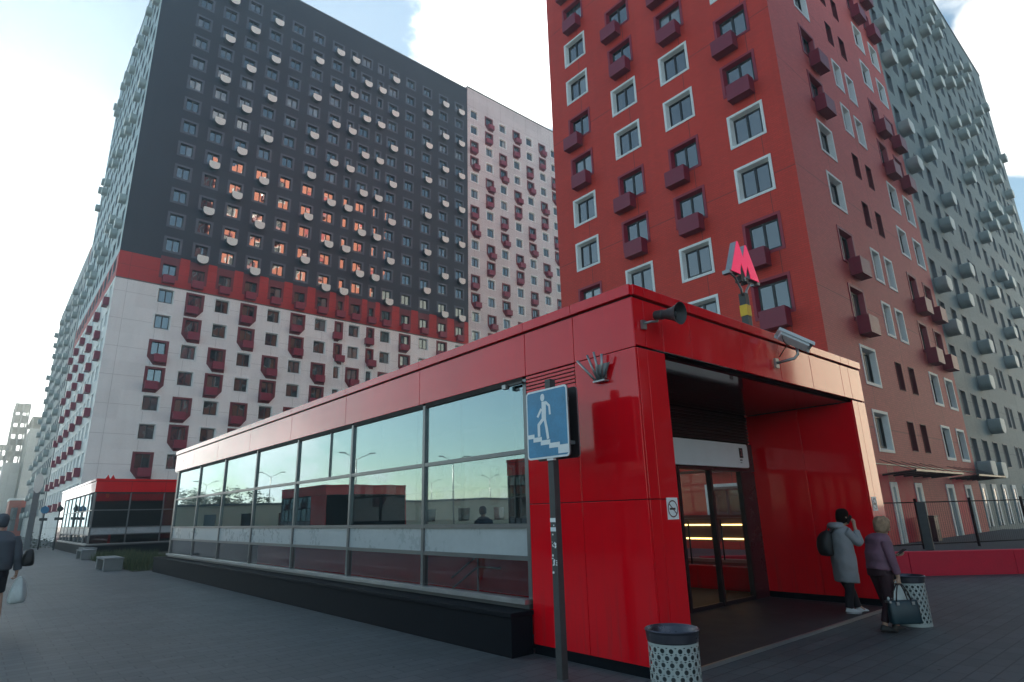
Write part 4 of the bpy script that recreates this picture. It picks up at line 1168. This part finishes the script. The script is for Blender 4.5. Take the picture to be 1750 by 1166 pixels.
def tree(loc, h, seed, label):
    random.seed(seed)
    t = thing('tree', label, 'tree', loc, 0, 'trees across the square')
    a = MB(); tips = []
    a.tube([(0, 0, 0), (.1, .05, h * .3), (0, .1, h * .7)], [.2, .14, .05], M['post_dark'], 7)
    for i in range(7):
        q_ = random.uniform(0, 6.28); z = h * random.uniform(.28, .6); e = Vector((math.cos(q_) * h * .25, math.sin(q_) * h * .25, z + h * .2)); a.tube([(0.05, .05, z), e], [.07, .02], M['post_dark'], 5); tips.append(e)
    a.build('trunk', t)
    a = MB()
    cl = [Vector((random.gauss(0, h * .17), random.gauss(0, h * .17), random.uniform(h * .35, h * .95))) for _ in range(16)] + tips
    for c in cl:
        for _ in range(55):
            v = c + Vector([random.gauss(0, h * .06) for _ in range(3)]); q_ = Matrix.Rotation(random.uniform(0, 6.28), 3, 'Z') @ Matrix.Rotation(random.uniform(0, 3), 3, 'X'); s_ = random.uniform(.1, .22)
            a.poly([v + q_ @ Vector(p) * s_ for p in ((-1, 0, 0), (0, -.6, 0), (1, 0, 0), (0, .6, 0))], leaf)
    a.build('crown', t)
for i, (x, y, h) in enumerate(((-17, 98, 6.5), (-19, 106, 7), (-21, 114, 6), (-17, 122, 7.5), (-22, 135, 8), (-26, 150, 8), (-18, 88, 5.5), (-30, 165, 9))):
    tree((x, y, 0), h, 40 + i, ('bushy', 'round', 'sparse', 'tall', 'broad', 'dense', 'small', 'big')[i] + ' green tree across the square, number %d of the mirrored row from the pavilion' % (i + 1))

# ------------------------------------------------------------------ people
skin_m = simple('skin', (.42, .26, .19), .55, var=.05)
def body(label, pts, edges, rad, loc, rz, mat, sub=2, lean=0.):
    """one continuous figure grown over a joint skeleton; pts name -> position, root = pelvis"""
    names = list(pts); me = bpy.data.meshes.new('person')
    me.from_pydata([pts[n_] for n_ in names], [(names.index(a_), names.index(b_)) for a_, b_ in edges], [])
    me.materials.append(mat)
    o = bpy.data.objects.new('person', me); C.objects.link(o); o.location = loc; o.rotation_euler = (0, 0, rz)
    o['label'] = label; o['category'] = 'person'; o.rotation_euler = (0, lean, rz)
    sk = o.modifiers.new('skin', 'SKIN'); sk.use_smooth_shade = True; sk.branch_smoothing = .6
    if not me.skin_vertices: 
        bm = bmesh.new(); bm.from_mesh(me); bm.verts.layers.skin.verify(); bm.to_mesh(me); bm.free()
    for i, n_ in enumerate(names):
        r = rad[n_]; r = r if isinstance(r, tuple) else (r, r)
        me.skin_vertices[0].data[i].radius = r; me.skin_vertices[0].data[i].use_root = (n_ == 'pelvis')
    sb = o.modifiers.new('subdivision', 'SUBSURF'); sb.levels = sub; sb.render_levels = sub
    return o

def hand(P, E, Rd, side, wrist, dirv, palmn, curl=.6):
    """adds palm and five fingers; dirv along the hand, palmn towards the palm side"""
    w = Vector(wrist); d_ = Vector(dirv).normalized(); n_ = Vector(palmn); n_ = (n_ - d_ * n_.dot(d_)).normalized(); s_ = d_.cross(n_) * (1 if side == 'r' else -1)
    P[side + 'palm'] = w + d_ * .06; E.append((side + 'wrist', side + 'palm')); Rd[side + 'palm'] = (.036, .02)
    for i, (off, ln) in enumerate(((-.030, .070), (-.010, .080), (.010, .075), (.030, .058))):
        a0 = w + d_ * .09 + s_ * off; k = '%sf%d' % (side, i)
        b0 = a0 + d_ * ln * .5 * math.cos(curl) + n_ * ln * .5 * math.sin(curl)
        c0 = b0 + d_ * ln * .5 * math.cos(curl * 2.2) + n_ * ln * .5 * math.sin(curl * 2.2)
        P[k + 'a'], P[k + 'b'], P[k + 'c'] = a0, b0, c0; E += [(side + 'palm', k + 'a'), (k + 'a', k + 'b'), (k + 'b', k + 'c')]
        Rd[k + 'a'] = .0095; Rd[k + 'b'] = .0085; Rd[k + 'c'] = .007
    k = side + 't'; a0 = w + d_ * .035 - s_ * .038 + n_ * .01; b0 = a0 + d_ * .035 - s_ * .012 + n_ * .02
    P[k + 'a'], P[k + 'b'] = a0, b0; E += [(side + 'palm', k + 'a'), (k + 'a', k + 'b')]; Rd[k + 'a'] = .011; Rd[k + 'b'] = .009

def figure(H, hip, knee_r, foot_r, knee_l, foot_l, chest, neck, head, sh_r, el_r, wr_r, sh_l, el_l, wr_l, hr, hl):
    P = {k: Vector(v) for k, v in dict(pelvis=hip, rhip=Vector(hip) + Vector((0, -.09, -.04)), rknee=knee_r, rankle=foot_r, rtoe=Vector(foot_r) + Vector((.10, 0, -.05)),
         lhip=Vector(hip) + Vector((0, .09, -.04)), lknee=knee_l, lankle=foot_l, ltoe=Vector(foot_l) + Vector((.10, 0, -.05)), waist=(Vector(hip) + Vector(chest)) / 2, chest=chest, neck=neck,
         skull0=Vector(neck) + (Vector(head) - Vector(neck)) * .45, skull=head, crown=Vector(head) + Vector((-.01, 0, .065)), rsh=sh_r, rel=el_r, rwrist=wr_r, lsh=sh_l, lel=el_l, lwrist=wr_l).items()}
    E = [('pelvis', 'rhip'), ('rhip', 'rknee'), ('rknee', 'rankle'), ('rankle', 'rtoe'), ('pelvis', 'lhip'), ('lhip', 'lknee'), ('lknee', 'lankle'), ('lankle', 'ltoe'), ('pelvis', 'waist'), ('waist', 'chest'),
         ('chest', 'neck'), ('neck', 'skull0'), ('skull0', 'skull'), ('skull', 'crown'), ('chest', 'rsh'), ('rsh', 'rel'), ('rel', 'rwrist'), ('chest', 'lsh'), ('lsh', 'lel'), ('lel', 'lwrist')]
    Rd = dict(pelvis=.12, rhip=.085, rknee=.055, rankle=.038, rtoe=.022, lhip=.085, lknee=.055, lankle=.038, ltoe=.022, waist=(.12, .10), chest=(.13, .11), neck=.052, skull0=.072, skull=.088, crown=.06,
              rsh=.055, rel=.04, rwrist=.027, lsh=.055, lel=.04, lwrist=.027)
    hand(P, E, Rd, 'r', wr_r, *hr); hand(P, E, Rd, 'l', wr_l, *hl)
    return P, E, Rd

def face(o, head, yaw=0, tilt=0):
    """nose, ears, eyes, mouth in relief on the head"""
    h = Vector(head); m = MB()
    ro = Matrix.Rotation(yaw, 3, 'Z') @ Matrix.Rotation(tilt, 3, 'Y')
    q_ = lambda x, y, z: h + ro @ Vector((x, y, z))
    m.tube([q_(.078, 0, .025), q_(.108, 0, -.018), q_(.085, 0, -.03)], [.008, .014, .01], skin_m, 8)
    for s_ in (-1, 1): m.tube([q_(.0, s_ * .078, .02), q_(-.005, s_ * .088, -.0), q_(.0, s_ * .078, -.03)], [.012, .02, .01], skin_m, 8)
    m.tube([q_(.03, 0, -.085), q_(.075, 0, -.075)], [.04, .028], skin_m, 10)
    m.build('face_relief', o)
    m = MB()
    for s_ in (-1, 1): m.tube([q_(.080, s_ * .032 - .012, .02), q_(.082, s_ * .032 + .012, .02)], .007, M['black'], 6)
    m.tube([q_(.088, -.02, -.055), q_(.090, .02, -.055)], .006, M['burg'], 6)
    m.build('eyes_and_mouth', o)

def crumple(me, amp, sc, seed=0):
    for v in me.vertices:
        m_ = noise.noise_vector(v.co * sc * 2.3 + Vector((seed, 7, seed))); v.co += Vector(m_) * amp * .45
        n_ = noise.noise_vector(v.co * sc + Vector((seed, seed, 0))); v.co += Vector(n_) * amp
def cloth(name, o, rings, m, power=2.3, seg=36, amp=.012, sc=9, cap=True, sub=1, arms=()):
    RG = []
    for i in range(len(rings) - 1):
        k_ = max(1, int(abs(rings[i + 1][2] - rings[i][2]) / .035))
        for j in range(k_): RG.append(tuple(p_ * (1 - j / k_) + q_ * j / k_ for p_, q_ in zip(rings[i], rings[i + 1])))
    RG.append(rings[-1])
    a = MB(); a.loft(RG, m, seg, cap, power)
    for pts, rs in arms: 
        P = [Vector(p) for p in pts]; Q = []; RR = []
        for i in range(len(P) - 1):
            for k in range(9): f_ = k / 9; Q.append(P[i].lerp(P[i + 1], f_)); RR.append(rs[i] * (1 - f_) + rs[i + 1] * f_)
        Q.append(P[-1]); RR.append(rs[-1]); a.tube(Q, RR, m, 14)
    me = a.mesh(name); crumple(me, amp, sc, len(name))
    return link(name, me, o, sub=sub)
def shoe(o, ankle, yaw, m, sole):
    a = MB(); A = Vector(ankle)
    c, s_ = math.cos(yaw), math.sin(yaw)
    for z, x0, x1, w in ((.004, -.06, .19, .042), ):
        pass
    rr = []
    prof = [(0.0, .065, .13, .040), (.02, .065, .135, .044), (.035, .065, .130, .042), (.055, .05, .105, .038), (.08, .012, .058, .034), (.10, .0, .045, .033)]
    for z, cx, rx, ry in prof: rr.append((A.x + c * cx, A.y + s_ * cx, z, rx, ry, yaw))
    a.loft(rr[:2], sole, 18, True); b = MB(); b.loft(rr[1:], m, 18, True)
    a.add(b); return a.build('shoe', o, sub=1)

# --- woman in the long grey coat, phone at her ear
rz1 = math.atan2(-.65, .76)
P, E, Rd = figure(1.6, (0, 0, .86), (.01, -.10, .46), (-.03, -.10, .09), (.10, .09, .46), (.22, .08, .09), (.02, 0, 1.18), (.045, 0, 1.36), (.085, 0, 1.48),
                  (.02, -.17, 1.27), (.21, -.20, 1.08), (.20, -.11, 1.33), (.02, .17, 1.27), (.0, .23, 1.02), (.10, .21, .86), ((-.05, .05, 1.), (-.3, .8, 0), .5), ((.5, -.1, -.8), (0, -1, 0), .5))
o = body('woman in a long pale grey coat holding a phone to her ear', P, E, Rd, (10.93, 4.50, .035), rz1, skin_m, lean=.06)
coatm = simple('pale_grey_blue_coat', (.26, .265, .285), .75, var=.1, scale=7, bump=.2)
darkp = simple('black_trousers', (.016, .012, .018), .8, var=.2)
face(o, P['skull'], 0, .15)
cloth('long_coat', o, [(.04, 0, .46, .165, .195), (.035, 0, .48, .172, .202), (.025, 0, .66, .172, .21), (.01, 0, .85, .17, .22), (.005, 0, 1.0, .16, .21), (.0, 0, 1.14, .165, .215), (.0, 0, 1.24, .155, .21), (.01, 0, 1.31, .12, .16), (.03, 0, 1.36, .085, .09)], coatm, amp=.014,
      arms=[([(.0, -.165, 1.27), (.20, -.205, 1.07), (.20, -.135, 1.28)], [.085, .068, .052]), ([(.0, .165, 1.27), (-.01, .235, 1.03), (.09, .215, .88)], [.085, .07, .052])])
cloth('hood', o, [(-.06, 0, 1.28, .10, .15), (-.075, 0, 1.33, .115, .165), (-.05, 0, 1.38, .11, .14), (-.03, 0, 1.40, .08, .10)], coatm, amp=.012)
cloth('trousers', o, [(.03, 0, .45, .14, .16), (.03, 0, .56, .15, .17)], darkp, arms=[([(.02, -.09, .52), (.0, -.10, .32), (-.035, -.10, .08)], [.085, .07, .058]), ([(.03, .09, .52), (.13, .09, .32), (.21, .08, .08)], [.085, .07, .058])], amp=.008)
white = simple('white_trainers', (.62, .64, .66), .6)
shoe(o, P['rankle'], -.1, white, white); shoe(o, P['lankle'], .25, white, white)
hairm = simple('dark_brown_hair', (.010, .006, .005), .9, spec=.1, var=.4, scale=30, bump=.5)
def hair(o, h, m, prof, amp=.012, sc=18, rxm=1.):
    a = MB(); h = Vector(h)
    a.loft([(h.x + cx, h.y, h.z + z, rx * rxm, ry) for z, cx, rx, ry in prof], m, 24, True)
    me = a.mesh('hair'); crumple(me, amp, sc); return link('hair', me, o, sub=1)
hair(o, P['skull'], hairm, [(-.11, -.045, .05, .075), (-.07, -.04, .075, .098), (-.01, -.03, .088, .104), (.05, -.018, .10, .104), (.09, -.01, .098, .096), (.125, -.01, .075, .07), (.145, -.01, .03, .03)])
ph = MB(); ph.box((-.004, -.035, -.07), (.004, .035, .07), M['black'], Matrix.Rotation(.5, 3, 'X') @ Matrix.Rotation(.3, 3, 'Y'))
R1 = Matrix.Rotation(rz1, 3, 'Z') @ Matrix.Rotation(.06, 3, 'Y')
pl_ = Vector((10.93, 4.50, .035)) + R1 @ Vector((.115, -.125, 1.45))
ph.build('phone', None, pl_, rz1, label='phone held to the ear of the woman in the grey coat', category='phone')
t = thing('backpack', 'black backpack on the back of the woman in the grey coat', 'backpack', Vector((10.93, 4.50, .035)) + R1 @ Vector((-.15, 0, .86)), rz1)
a = MB(); a.loft([(-.09, 0, 0, .07, .12), (-.105, 0, .03, .095, .145), (-.115, 0, .16, .105, .15), (-.10, 0, .30, .09, .145), (-.06, 0, .38, .06, .11), (-.05, 0, .41, .02, .05)], M['black'], 24, True, 2.6)
me = a.mesh('pack'); crumple(me, .012, 10); link('pack', me, t, sub=1)
a = MB()
for s_ in (-1, 1): a.tube([(-.03, s_ * .10, .36), (.06, s_ * .115, .46), (.20, s_ * .12, .42), (.32, s_ * .125, .22), (.2, s_ * .17, .1)], .014, M['black'], 6)
a.build('strap', t)

# --- woman in the mauve jacket carrying bags, looking at a phone
rz2 = math.atan2(-.60, .80)
base2 = Vector((9.86, 3.60, .004))
P, E, Rd = figure(1.55, (.0, 0, .80), (.03, -.09, .43), (-.08, -.10, .085), (.08, .09, .43), (.20, .08, .085), (.0, 0, 1.10), (.05, 0, 1.29), (.10, 0, 1.41),
                  (.02, -.17, 1.20), (.03, -.22, .96), (.10, -.22, .74), (.02, .17, 1.20), (.08, .22, .97), (.30, .14, 1.02), ((.05, 0, -1.), (0, .6, 0), 1.0), ((1, -.25, .05), (0, -.2, 1), .4))
o = body('woman in a mauve quilted jacket carrying bags and looking down at a phone', P, E, Rd, base2, rz2, skin_m, lean=.10)
mauve = simple('mauve_quilted_jacket', (.17, .085, .13), .7, var=.15, scale=9, bump=.4)
face(o, P['skull'], 0, .35)
R_j = []
for i in range(11):
    z = .82 + i * .042; b_ = .012 * (i % 2)
    R_j.append((.0 + .01 * math.sin(i), 0, z, .155 + b_ - .002 * i, .20 + b_ - .002 * i))
cloth('quilted_jacket', o, [(.0, 0, .80, .165, .205)] + R_j + [(.02, 0, 1.27, .12, .16), (.04, 0, 1.315, .075, .085)], mauve, amp=.010,
      arms=[([(.0, -.17, 1.20), (.02, -.23, .97), (.09, -.225, .77)], [.082, .068, .048]), ([(.0, .17, 1.20), (.07, .23, .98), (.25, .16, 1.02)], [.082, .066, .046])])
mar = simple('dark_maroon_trousers', (.03, .008, .014), .8, var=.2)
cloth('trousers', o, [(.0, 0, .70, .15, .18), (.0, 0, .84, .15, .19)], mar, arms=[([(.0, -.09, .78), (.03, -.09, .43), (-.075, -.10, .12)], [.11, .075, .05]), ([(.0, .09, .78), (.09, .09, .43), (.19, .08, .12)], [.11, .075, .05])], amp=.009)
shoe(o, P['rankle'], -.05, M['black'], M['black']); shoe(o, P['lankle'], .1, M['black'], M['black'])
blond = simple('ash_blond_curly_hair', (.34, .22, .14), .7, var=.45, scale=25, bump=.8)
hair(o, P['skull'], blond, [(-.10, -.05, .06, .08), (-.06, -.04, .09, .105), (0, -.028, .105, .115), (.05, -.018, .112, .115), (.09, -.015, .10, .10), (.125, -.012, .07, .07), (.14, -.012, .03, .03)], .030, 34)
R2 = Matrix.Rotation(rz2, 3, 'Z') @ Matrix.Rotation(.10, 3, 'Y'); at2 = lambda *p: base2 + R2 @ Vector(p)
a = MB(); a.box((-.075, -.035, -.005), (.075, .035, .004), M['black'], Matrix.Rotation(-.5, 3, 'Y')); a.build('phone', None, at2(.40, .10, 1.07), rz2, label='phone held in front of the woman in the mauve jacket', category='phone')
t = thing('handbag', 'dark teal handbag hanging from the hand of the woman in mauve', 'handbag', at2(.13, -.25, .15), rz2)
teal = simple('dark_teal_leather', (.012, .035, .048), .45, var=.15, scale=12)
a = MB(); a.loft([(0, 0, 0, .20, .06), (0, 0, .02, .215, .07), (0, 0, .16, .21, .065), (0, 0, .27, .205, .05), (0, 0, .29, .20, .04)], teal, 28, True, 4.5); link('bag_body', a.mesh('bag_body'), t)
for y in (-.035, .035):
    a = MB(); a.tube([(-.11, y, .27), (-.08, y, .40), (-.03, y * .4, .50), (.03, y * .4, .50), (.08, y, .40), (.11, y, .27)], .009, M['dark_metal'], 8); a.build('handle', t)
for x in (-.11, .11): a = MB(); a.box((x - .02, -.071, .24), (x + .02, -.062, .28), M['galv']); a.build('buckle', t)
for x in (-.2, .2): a = MB(); a.box((x - .015, -.05, .265), (x + .015, .05, .295), M['galv']); a.build('corner_fitting', t)
plast = simple('white_plastic_bag', (.50, .56, .56), .4, var=.12, scale=8)
a = MB(); a.loft([(0, 0, 0, .16, .05), (0, 0, .10, .155, .05), (0, 0, .20, .10, .035), (0, 0, .28, .05, .02), (0, 0, .34, .02, .012)], plast, 24, True, 2.2)
me = a.mesh('plastic_bag'); crumple(me, .022, 12)
o_ = link('plastic_bag', me, None, at2(.13, -.13, .36), rz2, sub=1, label='white plastic bag behind the teal handbag of the woman in mauve', category='plastic bag')

# --- person walking away at the left edge with a white carrier bag
base3 = Vector((.38, 14.0, .004)); rz3 = math.pi / 2
P, E, Rd = figure(1.9, (.0, 0, 1.02), (.05, -.16, .56), (-.10, -.20, .10), (.20, .13, .58), (.28, .12, .10), (.03, 0, 1.42), (.05, 0, 1.66), (.07, 0, 1.80),
                  (.03, -.20, 1.53), (-.02, -.29, 1.22), (.0, -.33, .95), (.03, .20, 1.53), (.05, .27, 1.25), (.14, .25, 1.02), ((.05, 0, -1.), (0, .6, 0), 1.0), ((.1, 0, -1), (0, -1, 0), .5))
o = body('person walking away in a grey top and dark shorts at the left edge', P, E, Rd, base3, rz3, skin_m)
greyt = simple('grey_top', (.075, .09, .11), .8, var=.12, scale=6, bump=.2); darks = simple('dark_shorts', (.012, .012, .018), .8)
cloth('grey_top', o, [(.0, 0, .98, .20, .25), (.0, 0, 1.1, .21, .26), (.01, 0, 1.3, .21, .26), (.02, 0, 1.47, .20, .26), (.03, 0, 1.58, .12, .20), (.05, 0, 1.65, .075, .09)], greyt, amp=.015,
      arms=[([(.02, -.21, 1.54), (-.03, -.30, 1.22), (.0, -.335, .98)], [.09, .075, .055]), ([(.02, .21, 1.54), (.05, .28, 1.25), (.13, .26, 1.04)], [.09, .075, .055])])
cloth('shorts', o, [(.0, 0, .86, .17, .22), (.0, 0, 1.04, .165, .22)], darks, arms=[([(.0, -.10, .98), (.04, -.125, .62)], [.13, .10]), ([(.0, .10, .98), (.17, .125, .64)], [.13, .10])])
hair(o, P['skull'], greyt, [(-.12, -.02, .06, .075), (-.06, -.02, .10, .10), (.02, -.01, .11, .105), (.08, -.01, .10, .095), (.13, 0, .05, .05)])
shoe(o, P['rankle'], 0, M['black'], M['alu_light']); shoe(o, P['lankle'], 0, M['black'], M['alu_light'])
R3 = Matrix.Rotation(rz3, 3, 'Z'); at3 = lambda *p: base3 + R3 @ Vector(p)
a = MB(); a.loft([(0, 0, 0, .06, .10), (0, 0, .05, .09, .14), (0, 0, .22, .085, .13), (0, 0, .36, .05, .07), (0, 0, .45, .02, .03)], plast, 24, True, 2.3); me = a.mesh('plastic_bag'); crumple(me, .035, 9)
link('plastic_bag', me, None, at3(0, -.40, .43), rz3, sub=1, label='white carrier bag in the hand of the person at the left edge', category='plastic bag')
a = MB(); a.loft([(0, 0, 0, .10, .07), (0, 0, .05, .13, .09), (0, 0, .22, .12, .08), (0, 0, .30, .06, .04)], M['black'], 20, True, 3); me = a.mesh('shoulder_bag'); crumple(me, .02, 9)
link('shoulder_bag', me, None, at3(.0, -.46, 1.03), rz3, sub=1, label='black shoulder bag at the side of the person at the left edge', category='bag')

# ------------------------------------------------------------------ haze
hz = NT('evening_haze'); hz.t.nodes.remove(hz.p)
pvn = hz.n('ShaderNodeVolumePrincipled'); pvn.inputs['Color'].default_value = (.80, .96, 1.0, 1); pvn.inputs['Density'].default_value = .0016; pvn.inputs['Anisotropy'].default_value = .55
hz.l(pvn.outputs[0], hz.out.inputs['Volume'])
a = MB(); a.box((-120, -60, -1), (160, 260, 76), hz.m); a.build('haze', None, kind='stuff')
